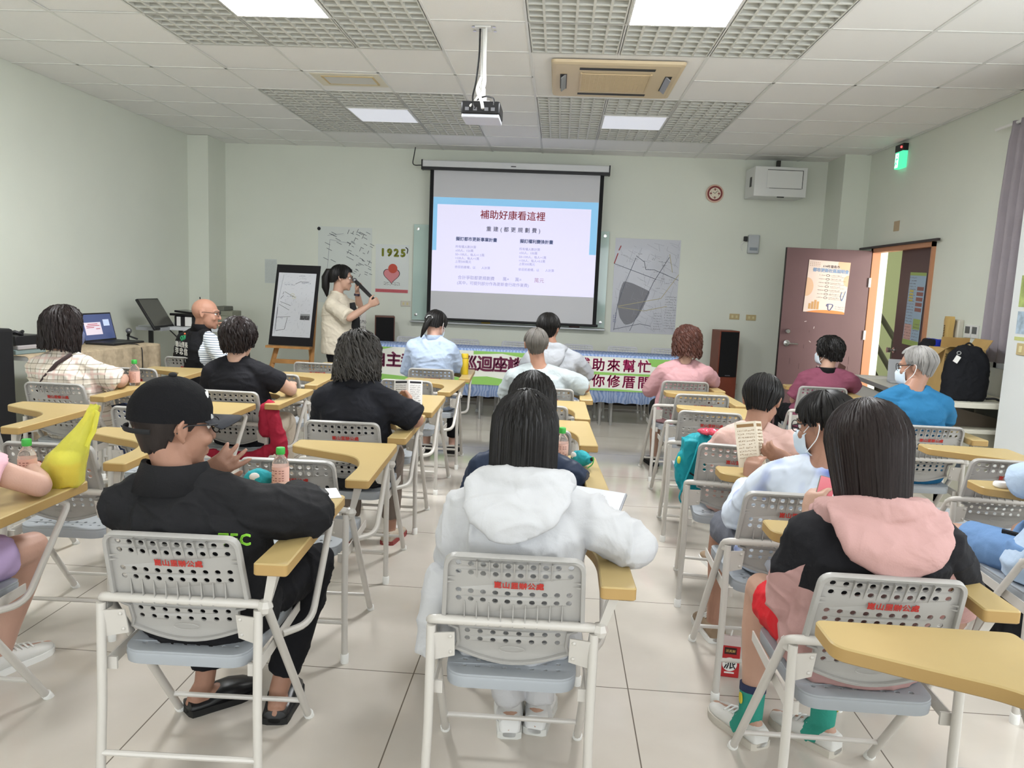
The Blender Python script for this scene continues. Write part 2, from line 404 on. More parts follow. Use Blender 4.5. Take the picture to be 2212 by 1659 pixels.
s = MB(); rail = lambda z: [(-.08, 1.75, 2.35+z), (-.08, -1.2, .46+z)]
s.tube([(-.08, 2.0, 1.85), (-.08, -1.3, .02)], .1, 4, flat=(1.5, .2), up=(0, 0, 1))
s.build('stringer', mat('dark_stringer', '3b3632', .6), t, smooth=False)
for z in (.85, .45): MB().tube([(-.08, 2.0, 1.85+z), (-.08, -1.25, .05+z)], .032, 8).build('rail', RAILM, t)
for y in (-1.1, -.2, .7, 1.6): MB().tube([(-.08, y, .02+(y+1.3)*.555), (-.08, y, .87+(y+1.3)*.555)], .026, 8).build('rail_post', RAILM, t)
# ---- window behind the curtain
t = thing('window_1', None, None, (XR, WY0, .95)); struct(t)
f = MB()
for a, b in ((0, .04), (WY1-WY0-.04, WY1-WY0), (.58, .62)): f.box(.03, .1, a, b, 0, 1.77)
for a, b in ((0, .04), (1.73, 1.77)): f.box(.03, .1, 0, WY1-WY0, a, b)
f.build('frame', mat('aluminium', 'b9bcbd', .4, metal=.8), t)
MB().box(.06, .066, .04, WY1-WY0-.04, .04, 1.73).build('pane', mat('window_glass', 'f2f8f8', .02, trans=1), t)

# ================================================================== tablet-arm folding chairs
def flat_map(me, f):
    for v in me.vertices: v.co = f(v.co)
def backrest_mesh():
    hw = .172
    up = fillet([(-.181, .142, 0), (.181, .142, 0), (hw, .345, 0), (-hw, .345, 0)], [.006, .006, .036, .036], 6, closed=True)
    low = [(-.166, .155), (-.166, .118), (-.146, .112), (-.143, .07), (-.150, .045)]
    arc = [(-.15+.30*k/12, .045-.036*math.sin(math.pi*k/12)) for k in range(13)]
    lowp = [(-.166, .155), (-.166, .118), (-.146, .112), (-.143, .07)] + arc + [(.143, .07), (.146, .112), (.166, .118), (.166, .155)]
    upp = [(p.x, p.y) for p in up]; lo = [(p[0], p[1]) for p in lowp][::-1]
    cols = [-.139+.278*k/9 for k in range(10)]
    h = [circ(x, z, .0076) for z in (.318, .292, .236, .211) for x in cols]
    hl = [circ(x, .131, .0072) for x in cols[:1]+cols[1:9]] ; hl = [circ(x+.008, .128, .0072) for x in cols[:9]]
    hl += [circ(x, z, .0072) for z in (.104, .079) for x in [-.117+.234*k/7 for k in range(8)]]
    a = curve_mesh([upp] + h, .004); b = curve_mesh([lo] + hl, .004)
    flat_map(b, lambda c: Vector((c.x, c.y, c.z)))
    inner = [(p.x*.955, .142+.012+(p.y-.142)*.94-.004) for p in up]
    rim = curve_mesh([upp, inner], .016, .0015); flat_map(rim, lambda c: Vector((c.x, c.y, c.z+.006)))
    n = len(lo); cx, cz = 0, .09
    lin_ = []
    for i in range(n):
        p, q, r = Vector(lo[i-1]), Vector(lo[i]), Vector(lo[(i+1) % n])
        t = (r-p).normalized(); lin_.append((q.x+t.y*.006*1, q.y-t.x*.006*1))
    if abs(sum(x*y2-x2*y for (x, y), (x2, y2) in zip(lin_, lin_[1:]+lin_[:1]))) > abs(sum(x*y2-x2*y for (x, y), (x2, y2) in zip(lo, lo[1:]+lo[:1]))):
        lin_ = []
        for i in range(n):
            p, q, r = Vector(lo[i-1]), Vector(lo[i]), Vector(lo[(i+1) % n]); t = (r-p).normalized(); lin_.append((q.x-t.y*.006, q.y+t.x*.006))
    rim2 = curve_mesh([lo, lin_], .012, .001); flat_map(rim2, lambda c: Vector((c.x, c.y, c.z+.004)))
    g = MB()
    for k in range(9):
        x = (cols[k]+cols[k+1])/2
        if k in (1, 2, 3, 4, 5, 6, 7): g.add([(x-.0012, .333, .002), (x+.0012, .333, .002), (x+.0012, .278, .002), (x-.0012, .278, .002), (x-.0012, .335, .014), (x+.0012, .335, .014)], [(0, 1, 2, 3), (0, 4, 5, 1), (0, 3, 4), (1, 5, 2), (3, 2, 5, 4)])
        g.box(x-.0012, x+.0012, .148, .205, .0, .004); g.add([(x-.0012, .203, .002), (x+.0012, .203, .002), (x+.0012, .146, .002), (x-.0012, .146, .002), (x-.0012, .146, .015), (x+.0012, .146, .015)], [(0, 1, 2, 3), (3, 2, 5, 4), (0, 3, 4), (1, 5, 2), (0, 4, 5, 1)])
    for a_ in (-1, 1):
        for z in (.262, .275): g.add([(a_*.172, z-.004, .012), (a_*.172, z+.004, .012), (a_*.145, z, .002)], [(0, 1, 2)])
    g.box(-.172, .172, .142, .146, .0, .016)
    for k in range(9):
        x = (cols[k]+cols[k+1])/2; g.box(x-.0014, x+.0014, .1425, .146, .0, .021)
    g.tube([(.034*math.cos(2*math.pi*k/16), .052+.010*math.sin(2*math.pi*k/16), .003) for k in range(17)], .0009, 4)
    me = mesh_join([a, b, rim, rim2, g.mesh('ribs')])
    base, top = Vector((0, -.168, .442)), Vector((0, -.262, .442+.333))
    d = (top-base).normalized(); nrm = Vector((0, -d.z, d.y)); L = (top-base).length
    flat_map(me, lambda c: Vector((c.x, 0, 0)) + base + d*(c.y/.345*L) + nrm*(c.z - .35*c.x*c.x + (.008 if c.y < .14 else 0)*-1))
    return me, lambda u, v, o: Vector((u, 0, 0)) + base + d*(v/.345*L) + nrm*(o-.35*u*u)
def seat_mesh():
    out = fillet([(-.168, -.195, 0), (.168, -.195, 0), (.182, .185, 0), (-.182, .185, 0)], [.05, .05, .045, .045], 6, closed=True)
    o = [(p.x, p.y) for p in out]
    hs = [circ(x, y, .0075, 8) for y in (-.15, -.118, .06, .092, .124) for x in [-.125+.25*k/7 for k in range(8)]]
    a = curve_mesh([o] + hs, .005, .001)
    rim = MB(); rim.loft([[(p.x*s, p.y*s, z) for p in out] for s, z in ((.97, -.036), (1.0, -.034), (1.01, -.010), (1.0, -.002), (.985, .0025), (.96, .0025), (.955, -.03), (.97, -.036))], caps=False)
    me = mesh_join([a, rim.mesh('rim')])
    flat_map(me, lambda c: Vector((c.x, c.y, .428 + c.z + .02*c.y + .25*max(0, abs(c.x)-.05)**2 - (.06*max(0, c.y-.12)))))
    return me
BACK, back_at = backrest_mesh(); SEAT = seat_mesh()
def frame_meshes():
    fr = MB(); r = .0125
    fr.tube(fillet([(-.212, .235, .0), (-.212, -.165, .555), (-.212, -.212, .583), (.212, -.212, .583), (.212, -.165, .555), (.212, .235, .0)], [0, .05, .05, .05, .05, 0], 7), r, 10)
    rear = []
    for s in (-1, 1): rear.append(MB().tube([(s*.214, -.236, .0), (s*.207, -.222, .30), (s*.207, -.214, .568)], r*.98, 10))
    st = MB().tube([(-.212, .168, .095), (.212, .168, .095)], .008, 8)
    st2 = MB().tube([(-.21, -.231, .155), (.21, -.231, .155)], .008, 8)
    caps = []
    for s in (-1, 1):
        caps.append(MB().lathe([(0, 0), (.0155, 0), (.016, .03), (.0135, .034), (0, .034)], 10, Matrix.Translation((s*.213, .237, 0)) @ Matrix.Rotation(R(36), 4, 'X') @ Matrix.Translation((0, 0, -.008))))
        caps.append(MB().lathe([(0, 0), (.0155, 0), (.016, .032), (.0135, .036), (0, .036)], 10, Matrix.Translation((s*.214, -.236, 0))))
    br = []
    for s in (-1, 1):
        b = MB(); b.add([(s*.207, -.226, .55), (s*.147, -.213, .55), (s*.147, -.193, .477), (s*.207, -.216, .472), (s*.207, -.221, .55), (s*.147, -.208, .55), (s*.147, -.188, .477), (s*.207, -.211, .472)], [(0, 1, 2, 3), (7, 6, 5, 4), (0, 4, 5, 1), (1, 5, 6, 2), (2, 6, 7, 3), (3, 7, 4, 0)])
        for z in (.538, .49): b.sph((s*.158, -.212+(.538-z)*.28, z), .006, 8)
        b.tube([(s*.207, -.2, .555), (s*.212, -.155, .548)], .017, 8, flat=(1, .6))
        br.append(b)
    rails = []
    for s in (-1, 1): rails.append(MB().add([(s*.196, -.2, .375), (s*.196, -.2, .415), (s*.196, .17, .425), (s*.196, .17, .395), (s*.2, -.2, .375), (s*.2, -.2, .415), (s*.2, .17, .425), (s*.2, .17, .395)], [(0, 1, 2, 3), (7, 6, 5, 4), (0, 4, 5, 1), (1, 5, 6, 2), (2, 6, 7, 3), (3, 7, 4, 0)]).box(s*.175, s*.203, -.205, -.198, .378, .412))
    return fr, rear, st, st2, caps, br, rails
FRM = frame_meshes()
def tablet_mb():
    pts = [(-.145, .372), (.292, .372), (.300, -.268), (.212, -.268), (.218, -.04), (.17, .10), (.02, .165), (-.145, .245)]
    o = fillet([(x, y, 0) for x, y in pts], [.022, .022, .012, .012, .10, .12, .1, .03], 6, closed=True)
    top = MB(); n = len(o); P = [(p.x, p.y) for p in o]
    bv = .0035
    def inset(d):
        res = []
        for i in range(n):
            a, b, c = Vector(P[i-1]), Vector(P[i]), Vector(P[(i+1) % n])
            t = (c-a); t = t.normalized() if t.length > 1e-6 else Vector((1, 0)); res.append((b.x+t.y*-d*-1*-1, b.y-t.x*-d*-1*-1))
        return res
    ar = lambda Q: abs(sum(Q[i-1][0]*Q[i][1]-Q[i][0]*Q[i-1][1] for i in range(n)))
    q = inset(bv)
    if ar(q) > ar(P): q = inset(-bv)
    return P, q
TP, TQ = tablet_mb(); ZT = .715
def tablet_meshes():
    t = MB(); n = len(TP)
    t.loft([[(x, y, ZT-.033) for x, y in TQ], [(x, y, ZT-.030) for x, y in TP], [(x, y, ZT-.0035) for x, y in TP]], caps=False)
    t.add([(x, y, ZT-.033) for x, y in TQ], [tuple(range(n-1, -1, -1))])
    top = MB(); top.loft([[(x, y, ZT-.0035) for x, y in TP], [(x, y, ZT) for x, y in TQ]], caps=False); top.add([(x, y, ZT) for x, y in TQ], [tuple(range(n))])
    s = MB(); st_ = MB()
    s.tube(fillet([(.255, .25, ZT-.035), (.262, .30, ZT-.06), (.262, .08, .40), (.20, .0, .40)], [.03, .05, .08], 6), .011, 9)
    for y in (-.20, -.235): st_.add([(.24, y, ZT-.034), (.265, y, ZT-.034), (.235, -.205, .575), (.215, -.205, .575), (.24, y+.004, ZT-.034), (.265, y+.004, ZT-.034), (.235, -.199, .575), (.215, -.199, .575)], [(0, 1, 2, 3), (7, 6, 5, 4), (0, 4, 5, 1), (1, 5, 6, 2), (2, 6, 7, 3), (3, 7, 4, 0)])
    st_.sph((.222, -.205, .575), .022, 8)
    return t, top, s, st_
TBM = tablet_meshes()
STN = text_mesh('崑山里辦公處', .0205, .0004, space=1.05)
q0 = STN.copy(); STN = mesh_join([q0] + [(lambda q: (q.transform(Matrix.Translation((dx, dy, .00003*k))), q)[1])(q0.copy()) for k, (dx, dy) in enumerate(((.0006, 0), (-.0006, 0), (0, .0006), (0, -.0006)))])
flat_map(STN, lambda c: back_at(c.x+.012, .262+c.y, .0045+c.z))
def make_chair(name, plastic, tablet, stencil):
    t = thing(name, None, 'chair')
    link('backrest', BACK.copy(), plastic, t, ang=50); link('seat', SEAT.copy(), PLASB if tablet else plastic, t, ang=50)
    fr, rear, st, st2, caps, br, rails = FRM
    f = fr.build('frame_tube', METALW, t)
    for x in rear: x.build('leg', METALW, t)
    st.build('stretcher', METALW, t); st2.build('stretcher', METALW, t)
    for x in caps: x.build('foot_cap', WHITEP, t)
    for x in br: x.build('bracket', METALW, t)
    for x in rails: x.build('seat_rail', METALW, t)
    if stencil: link('stencil_lettering', STN.copy(), RED, t, smooth=False)
    if tablet:
        a, b, s, s2 = TBM
        d = b.build('tablet_arm', TAB, t, ang=30); a.build('edge_band', TABE, d, ang=30); s.build('arm_support', METALW, t); s2.build('arm_strut', METALW, t)
    return t
ch0 = make_chair('tablet_arm_chair', PLAS, True, True)
CH = {}
def put_chair(key, x, y, rz, label):
    c = ch0 if not CH else copy_tree(ch0)
    c.location = (x, y, 0); c.rotation_euler = (0, 0, R(rz)); props(c, label, group='tablet-arm chairs in the audience'); CH[key] = c
for k, x, y, rz, l in [
 ('B1', -.953, 2.04, 2, 'grey tablet-arm chair under the man in the black cap'),
 ('C1', -.078, 2.035, 1, 'grey tablet-arm chair under the person in the white hooded jacket'),
 ('D1', .838, 2.05, 0, 'grey tablet-arm chair under the girl in the pink and black hoodie'),
 ('A1', -1.85, 2.045, 0, 'grey tablet-arm chair under the child in purple shorts, yellow bag on its tablet'),
 ('FG', .755, 1.29, 0, 'nearest tablet-arm chair, only its pale tablet in view at the lower right'),
 ('A2', -1.885, 2.915, 2, 'empty grey tablet-arm chair directly in front of the yellow bag'),
 ('B2', -.956, 2.873, 2, 'empty grey tablet-arm chair just ahead of the man in the black cap'),
 ('C2', -.085, 2.83, 2, 'grey tablet-arm chair under the girl in the navy jacket'),
 ('D2', .838, 2.79, 0, 'grey tablet-arm chair under the boy in the pale blue shirt with brochure'),
 ('E1', 1.865, 2.79, 0, 'grey tablet-arm chair under the person in denim shorts at the right edge'),
 ('Z1', -2.66, 3.43, 0, 'empty tablet-arm chair behind the woman in the plaid shirt'),
 ('A3', -1.95, 3.73, 0, 'empty grey tablet-arm chair behind the short-haired woman in the black tee'),
 ('B3', -.97, 3.64, 1, 'grey tablet-arm chair under the long-haired man in the black polo'),
 ('C3', -.085, 3.70, 1, 'empty tablet-arm chair just ahead of the girl in the navy jacket'),
 ('D3', .862, 3.565, -8, 'grey tablet-arm chair under the boy in the pink tee'),
 ('E2', 2.0, 3.55, -3, 'empty grey tablet-arm chair behind the white-haired man in blue'),
 ('Z2', -2.82, 4.33, 0, 'grey tablet-arm chair under the woman in the plaid shirt'),
 ('A4', -1.83, 4.37, 0, 'grey tablet-arm chair under the woman in the black tee, red jacket on its frame'),
 ('B4', -.97, 4.37, 1, 'empty tablet-arm chair just ahead of the long-haired man in the black polo'),
 ('C4', -.087, 4.42, 0, 'empty tablet-arm chair behind the grey-haired man in the pale tee'),
 ('D4', .905, 4.485, -5, 'empty grey tablet-arm chair just ahead of the boy in the pink tee'),
 ('E3', 2.035, 4.38, 0, 'grey tablet-arm chair under the white-haired man in the blue tee'),
 ('Z3', -2.85, 5.13, 3, 'empty tablet-arm chair just ahead of the woman in the plaid shirt'),
 ('A5', -1.89, 5.19, 2, 'empty tablet-arm chair just ahead of the woman in the black tee'),
 ('B5', -.966, 5.20, -3, 'empty tablet-arm chair behind the woman in the light blue shirt'),
 ('C5', -.04, 5.14, 0, 'grey tablet-arm chair under the grey-haired man in the pale tee'),
 ('D5', .963, 5.20, 2, 'empty tablet-arm chair behind the curly-haired woman in pink'),
 ('Z4', -2.83, 5.9, -2, 'grey tablet-arm chair under the bald man in the black vest'),
 ('A6', -1.83, 5.95, -2, 'empty tablet-arm chair nearest to the standing presenter'),
 ('B6', -.945, 5.92, 2, 'grey tablet-arm chair under the woman in the light blue shirt'),
 ('C6', -.03, 5.88, 0, 'grey tablet-arm chair under the young man in the grey hoodie'),
 ('D6', .965, 5.90, 3, 'grey tablet-arm chair under the curly-haired woman in pink'),
 ('E4', 2.017, 5.965, -3, 'grey tablet-arm chair under the person in the maroon polo'),
]: put_chair(k, x, y, rz, l)
PG = mat('cool_grey_plastic', 'b9bbc0', .5)
sc0 = make_chair('folding_chair', PG, False, False)
wh = ['leftmost of the folding chairs behind the banner table, beside the small dark speaker', 'grey folding chair behind the banner table, straight behind the light blue shirt', 'grey folding chair behind the banner table, third from the left', 'grey folding chair behind the banner table, below the right part of the projection screen', 'grey folding chair behind the banner table, second from the right', 'rightmost of the folding chairs behind the banner table, below the street map']
for i, x in enumerate((-1.72, -1.07, -.45, .26, .78, 1.29)):
    c = sc0 if i == 0 else copy_tree(sc0)
    c.location = (x, 8.62, 0); c.rotation_euler = (0, 0, R(180+(-2, 1, 3, -1, 0, 1)[i])); props(c, wh[i], group='folding chairs behind the banner table')

# ================================================================== things on the screen wall
def seg(mb, a, b, wd, y, th=.0008):
    a, b = Vector((a[0], 0, a[1])), Vector((b[0], 0, b[1])); d = b-a; l = d.length
    if l < 1e-5: return
    ang = math.atan2(d.z, d.x)
    M = Matrix.Translation((a.x, y, a.z)) @ Matrix.Rotation(-ang, 4, 'Y')
    mb.box(0, l, -th, 0, -wd/2, wd/2, M)
def scribble(mb, x0, x1, z, h, y, rnd, gap=.25, M=None):
    x = x0
    while x < x1:
        wd = h*rnd.uniform(.5, .95)
        if rnd.random() > gap*.3:
            for k in range(3):
                a = (x+rnd.uniform(0, wd*.3), z+rnd.uniform(-.5, .5)*h); b = (x+rnd.uniform(.5, 1)*wd, z+rnd.uniform(-.5, .5)*h)
                if rnd.random() < .6: b = (b[0], a[1])
                seg(mb, a, b, h*.16, y)
        x += h*1.05
def sheet(name, label, cat, x0, x1, z0, z1, y, m=WHITE, group=None):
    t = thing(name, label, cat, ((x0+x1)/2, y, z0), 0, group)
    MB().box(x0, x1, y-.002, y, z0, z1).build('paper', m, t, at=t.location, smooth=False); return t
def on(t, mb, name, m): return mb.build(name, m, t, at=t.location, smooth=False)
def txt(t, name, s, size, x, y, z, m, **k): return text(name, s, size, m, Matrix.Translation(-Vector(t.location)) @ wallM(x, y, z), t, **k)

# ---- projection screen
t = thing('projection_screen', 'large pull-down projection screen with black borders showing a subsidy slide', 'projection screen', (-.58, 9.22, .95))
L = t.location
f = MB(); f.box(-1.69, .53, 9.17, 9.26, 2.79, 2.865); f.build('casing', mat('silver_white_casing', 'd9dada', .35), t, at=L, bevel=.008)
f = MB(); f.box(-1.70, -1.685, 9.165, 9.265, 2.755, 2.87); f.build('end_cap', BLACK, t, at=L)
f = MB(); f.box(.525, .54, 9.165, 9.265, 2.755, 2.87); f.build('end_cap', BLACK, t, at=L)
MB().box(-1.69, .53, 9.175, 9.255, 2.757, 2.79).build('casing_slot', BLACK, t, at=L)
MB().box(-1.553, .43, 9.221, 9.224, 1.0, 2.76).build('fabric', mat('screen_fabric', 'd3d3d6', .9), t, at=L)
f = MB(); f.box(-1.598, -1.553, 9.22, 9.224, .99, 2.757); f.build('border', BLACKM, t, at=L)
f = MB(); f.box(.43, .475, 9.22, 9.224, .99, 2.757); f.build('border', BLACKM, t, at=L)
f = MB(); f.tube([(-1.62, 9.22, .985), (.495, 9.22, .985)], .016, 8); f.build('bottom_bar', BLACK, t, at=L)
MB().box(-.63, -.57, 9.168, 9.17, 2.815, 2.825).build('badge', BLACK, t, at=L)
SL = mat('slide_light', 'cfcce2', .9, emit=.42, ecol='dcd9f2'); SB = mat('slide_blue', '8fc3e6', .9, emit=.3, ecol='8cc8f0')  # projected light is put into the slide colours as glow, no projector beam
MB().box(-1.55, .427, 9.218, 9.2205, 1.325, 2.444).build('slide', SL, t, at=L, smooth=False)
f = MB(); f.box(-1.55, .427, 9.2165, 9.218, 2.362, 2.444); f.box(-1.55, -1.50, 9.2165, 9.218, 1.815, 2.362); f.box(.345, .427, 9.2165, 9.218, 1.83, 2.362)
f.build('slide_border', SB, t, at=L, smooth=False)
SR = mat('slide_red_text', 'bd5a62', .9, emit=.1); SN = mat('slide_navy_text', '66719a', .9, emit=.1); SG = mat('slide_grey_text', '8b8a9f', .9, emit=.1); SP = mat('slide_pale_text', 'a3a0c0', .9, emit=.2); SPK = mat('slide_pink_text', 'b89aae', .9, emit=.2)
y = 9.2162
txt(t, 'slide_title', '補助好康看這裡', .112, -.588, y, 2.25, SR, bold=.0012)
txt(t, 'slide_subtitle', '重建(都更規劃費)', .062, -.575, y, 2.086, SG, space=1.72, bold=.001)
txt(t, 'slide_heading', '擬訂都市更新事業計畫', .05, -1.015, y, 1.957, SN, bold=.0014)
txt(t, 'slide_heading', '擬訂權利變換計畫', .05, -.29, y, 1.957, SN, bold=.0014)
for x, ls in ((-1.267, ('所有權人數計算', '≤50人，150萬', '50~100人，每人+1.5萬', '>100人，每人+1萬', '上限500萬元', '依目前產權，以　　人計算')), (-.494, ('所有權人數計算', '≤50人，100萬', '50~100人，每人+1萬', '>100人，每人+0.5萬', '上限300萬元', '依目前產權，以　　人計算'))):
    for s, q in zip(ls, (.518, .558, .600, .640, .677, .735)): txt(t, 'slide_line', s, .036, x, y, 2.444-q*1.119, SP, align='LEFT')
txt(t, 'slide_line', '合計爭取都更規劃費', .05, -1.227, y, 1.497, SP, align='LEFT'); txt(t, 'slide_line', '萬+', .05, -.68, y, 1.497, SP, align='LEFT'); txt(t, 'slide_line', '萬=', .05, -.53, y, 1.497, SP, align='LEFT')
txt(t, 'slide_total', '萬元', .062, -.3, y, 1.497, SPK, align='LEFT'); txt(t, 'slide_line', '(其中，可提列部分作為更新會行政作業費)', .047, -1.235, y, 1.432, SP, align='LEFT')
for x in (-1.0, -.2): pass
t = thing('screen_power_cord', 'black cord from the ceiling to the left end of the projection screen', 'cord', (-1.75, 9.3, 2.8))
MB().tube(fillet([(-1.80, 9.3, H), (-1.815, 9.3, 2.93), (-1.83, 9.27, 2.81), (-1.69, 9.22, 2.81)], .06), .006, 6).build('cord', BLACK, t, at=t.location)

# ---- glass board behind the screen
t = thing('glass_board', 'pale green glass writing board partly hidden behind the projection screen', 'board', (-.6, 9.39, .93)); L = t.location
MB().box(-1.81, .585, 9.385, 9.393, .955, 2.125).build('glass', mat('green_glass', 'b9d0c8', .08, .5, coat=.5), t, at=L)
MB().box(-1.82, .59, 9.30, 9.39, .925, .948).build('pen_tray', mat('aluminium', 'b9bcbd'), t, at=L, bevel=.004)
for x in (-1.76, .535):
    for z in (1.02, 2.07): MB().lathe([(0, 0), (.018, 0), (.018, .012), (0, .014)], 14, Matrix.Translation((x, 9.385, z)) @ Matrix.Rotation(R(90), 4, 'X')).build('standoff', CHROME, t, at=L)
for nm, lb, x0, x1, c in (('board_eraser', 'yellow board eraser on the tray under the screen', -.93, -.82, 'b99a2e'), ('marker_pen', 'dark marker pen on the right of the board tray', .15, .28, '5a3a36')):
    o = MB().box(x0, x1, 9.31, 9.34, .948, .968).build(nm, mat(nm, c), None, bevel=.004); props(o, lb, nm.split('_')[1] if nm != 'marker_pen' else 'pen')

# ---- wall clock
t = thing('wall_clock', 'round wall clock with dark red rim and cream face', 'clock', (1.812, YB, 2.62))
M0 = Matrix.Rotation(R(90), 4, 'X')
MB().lathe([(0, 0), (.105, 0), (.107, .012), (.1, .022), (.092, .024), (0, .024)], 36, M0).build('case', mat('cream_rim', 'd9b9a4', .4), t)
MB().lathe([(0, .0245), (.09, .0245), (.09, .026), (0, .026)], 36, M0).build('ring', mat('dark_red_rim', '7d2f2c', .4), t)
MB().lathe([(0, .0265), (.068, .0265), (.068, .0272), (0, .0272)], 36, M0).build('dial', mat('cream_dial', 'e6ddc8', .5), t)
for k, s in ((0, '12'), (3, '3'), (6, '6'), (9, '9')):
    a = R(90-30*k); x, z = .048*math.cos(a), .048*math.sin(a)
    MB().lathe([(0, 0), (.013, 0), (.013, .0006), (0, .0006)], 14, Matrix.Translation((x, -.0275, z)) @ M0).build('hour_disc', mat('dark_red_rim', '7d2f2c'), t)
    text('numeral', s, .016, mat('cream_dial', 'e6ddc8'), wallM(x, -.0288, z), t)
f = MB()
for k in range(12):
    a = R(30*k)
    if k % 3: f.lathe([(0, 0), (.004, 0), (.004, .0005), (0, .0005)], 8, Matrix.Translation((.05*math.cos(a), -.0275, .05*math.sin(a))) @ M0)
f.build('hour_marks', mat('dark_red_rim', '7d2f2c'), t)
for a, l in ((150, .03), (45, .045)):
    f = MB(); seg(f, (0, 0), (l*math.cos(R(a)), l*math.sin(R(a))), .005, -.0295); f.build('hand', INK, t, smooth=False)

# ---- white steel cabinet high on the wall
t = thing('wall_cabinet', 'white steel equipment cabinet mounted high on the screen wall by the corner', 'cabinet', (2.46, 9.25, 2.58)); L = t.location
CABW = mat('white_steel', 'dfe0de', .4)
M = Matrix.Translation((2.46, 9.42, 0)) @ Matrix.Rotation(R(3), 4, 'Z') @ Matrix.Translation((-2.46, -9.42, 0))
f = MB(); f.box(2.16, 2.76, 9.05, 9.41, 2.565, 2.90, M); f.build('body', CABW, t, at=L, bevel=.006)
f = MB(); f.box(2.30, 2.71, 9.043, 9.05, 2.66, 2.86, M); f.build('door', CABW, t, at=L, bevel=.002)
f = MB()
f.box(2.30, 2.705, 9.0415, 9.044, 2.858, 2.864, M); f.box(2.703, 2.709, 9.0415, 9.044, 2.66, 2.864, M); f.box(2.33, 2.70, 9.0415, 9.044, 2.656, 2.660, M); f.build('door_gap', DG, t, at=L)
f = MB(); f.box(2.155, 2.161, 9.16, 9.22, 2.68, 2.79, M); f.build('vent', BLACK, t, at=L)
f = MB(); f.box(2.43, 2.51, 9.048, 9.06, 2.555, 2.566, M); f.build('foot', BLACK, t, at=L)
MB().box(2.49, 2.53, 9.3, 9.35, 2.895, 3.01).build('conduit', mat('dark_conduit', '3c3a34', .6), t, at=L)

# ---- emergency lamp, outlets, exit sign
t = thing('emergency_lamp', 'grey emergency lamp box on the screen wall below the white cabinet', 'emergency lamp', (2.29, 9.40, 1.94)); L = t.location
MB().box(2.245, 2.375, 9.36, 9.42, 1.93, 2.15).build('housing', mat('pale_grey_plastic', 'b9bec1', .35), t, at=L, bevel=.01)
MB().box(2.265, 2.355, 9.353, 9.362, 1.965, 2.0).build('label', mat('label_grey', '8f989f'), t, at=L)
MB().box(2.195, 2.235, 9.375, 9.42, 2.07, 2.13).build('plug', BLACK, t, at=L, bevel=.006)
MB().tube(fillet([(2.21, 9.38, 2.08), (2.16, 9.39, 2.03), (2.185, 9.39, 1.97), (2.19, 9.39, 1.955)], .03), .004, 6).build('cord', WHITEP, t, at=L)
OUTB = mat('tan_outlet', 'c3b184', .5); SW = mat('outlet_ivory', 'd9cf9f', .5); OUTW = mat('ivory_outlet', 'd2cdc0', .5)
def outlet(label, x, z, m, m2, y=YB, wd=.12, h=.07):
    t = thing('wall_outlet', label, 'outlet', (x, y, z))
    MB().box(-wd/2, wd/2, -.01, 0, -h/2, h/2).build('plate', m, t, bevel=.004)
    for a in (-1, 1): MB().box(a*.025-.012, a*.025+.012, -.014, -.009, -.016, .016).build('socket', m2, t, bevel=.002)
outlet('tan double wall outlet nearest to the street map', 2.161, 1.164, OUTB, SW); outlet('tan double wall outlet just left of the open door', 2.361, 1.16, OUTB, SW)
outlet('ivory wall outlet between the 1925 poster and the glass board', -1.90, 1.147, OUTW, SW); outlet('low ivory wall outlet beside the tall walnut speaker', 2.20, .305, OUTW, SW); outlet('low ivory wall outlet beside the open door edge', 2.42, .30, OUTW, SW)
t = thing('exit_sign', 'small glowing green running-man exit sign high on the right wall', 'exit sign', (XR, 8.06, 2.76), R(-90)); 
MB().box(-.085, .085, -.05, 0, 0, .165).build('lamp_face', mat('exit_green', '3fae7a', .5, emit=.9, ecol='4fd6a0'), t, bevel=.004)
MB().box(-.09, .09, -.055, 0, .165, .235).build('housing', BLACK, t, bevel=.004)
MB().sph((.06, -.056, .2), .012, 8).build('indicator', mat('red_indicator', 'ff4040', .5, emit=3), t)
f = MB(); WG = mat('exit_white', 'e8fff2', .5, emit=1.2)
f.box(-.07, .0, -.052, -.0505, .01, .15); f.build('pictogram_door', WG, t, smooth=False)
f = MB(); yy = -.0535
for a, b in (((-.03, .10), (-.045, .065)), ((-.045, .065), (-.02, .035)), ((-.045, .065), (-.065, .03)), ((-.03, .10), (-.005, .085)), ((-.03, .1), (-.055, .09))): seg(f, a, b, .014, yy)
f.sph((-.025, -.053, .125), (.012, .002, .012), 10); f.build('pictogram_runner', mat('exit_green', '3fae7a'), t, smooth=False)
o = MB().box(-.06, .06, -.006, 0, -.05, .05).build('wall_patch', mat('tan_patch', 'b9a588', .7)); o.location = (XR, 8.05, 2.19); o.rotation_euler = (0, 0, R(-90)); props(o, 'small tan blank plate on the wall above the doorway', 'plate')
for nm, x, z, s in (('pin', .51, 2.9, .008), ('pin', 1.60, 2.32, .008)): pass

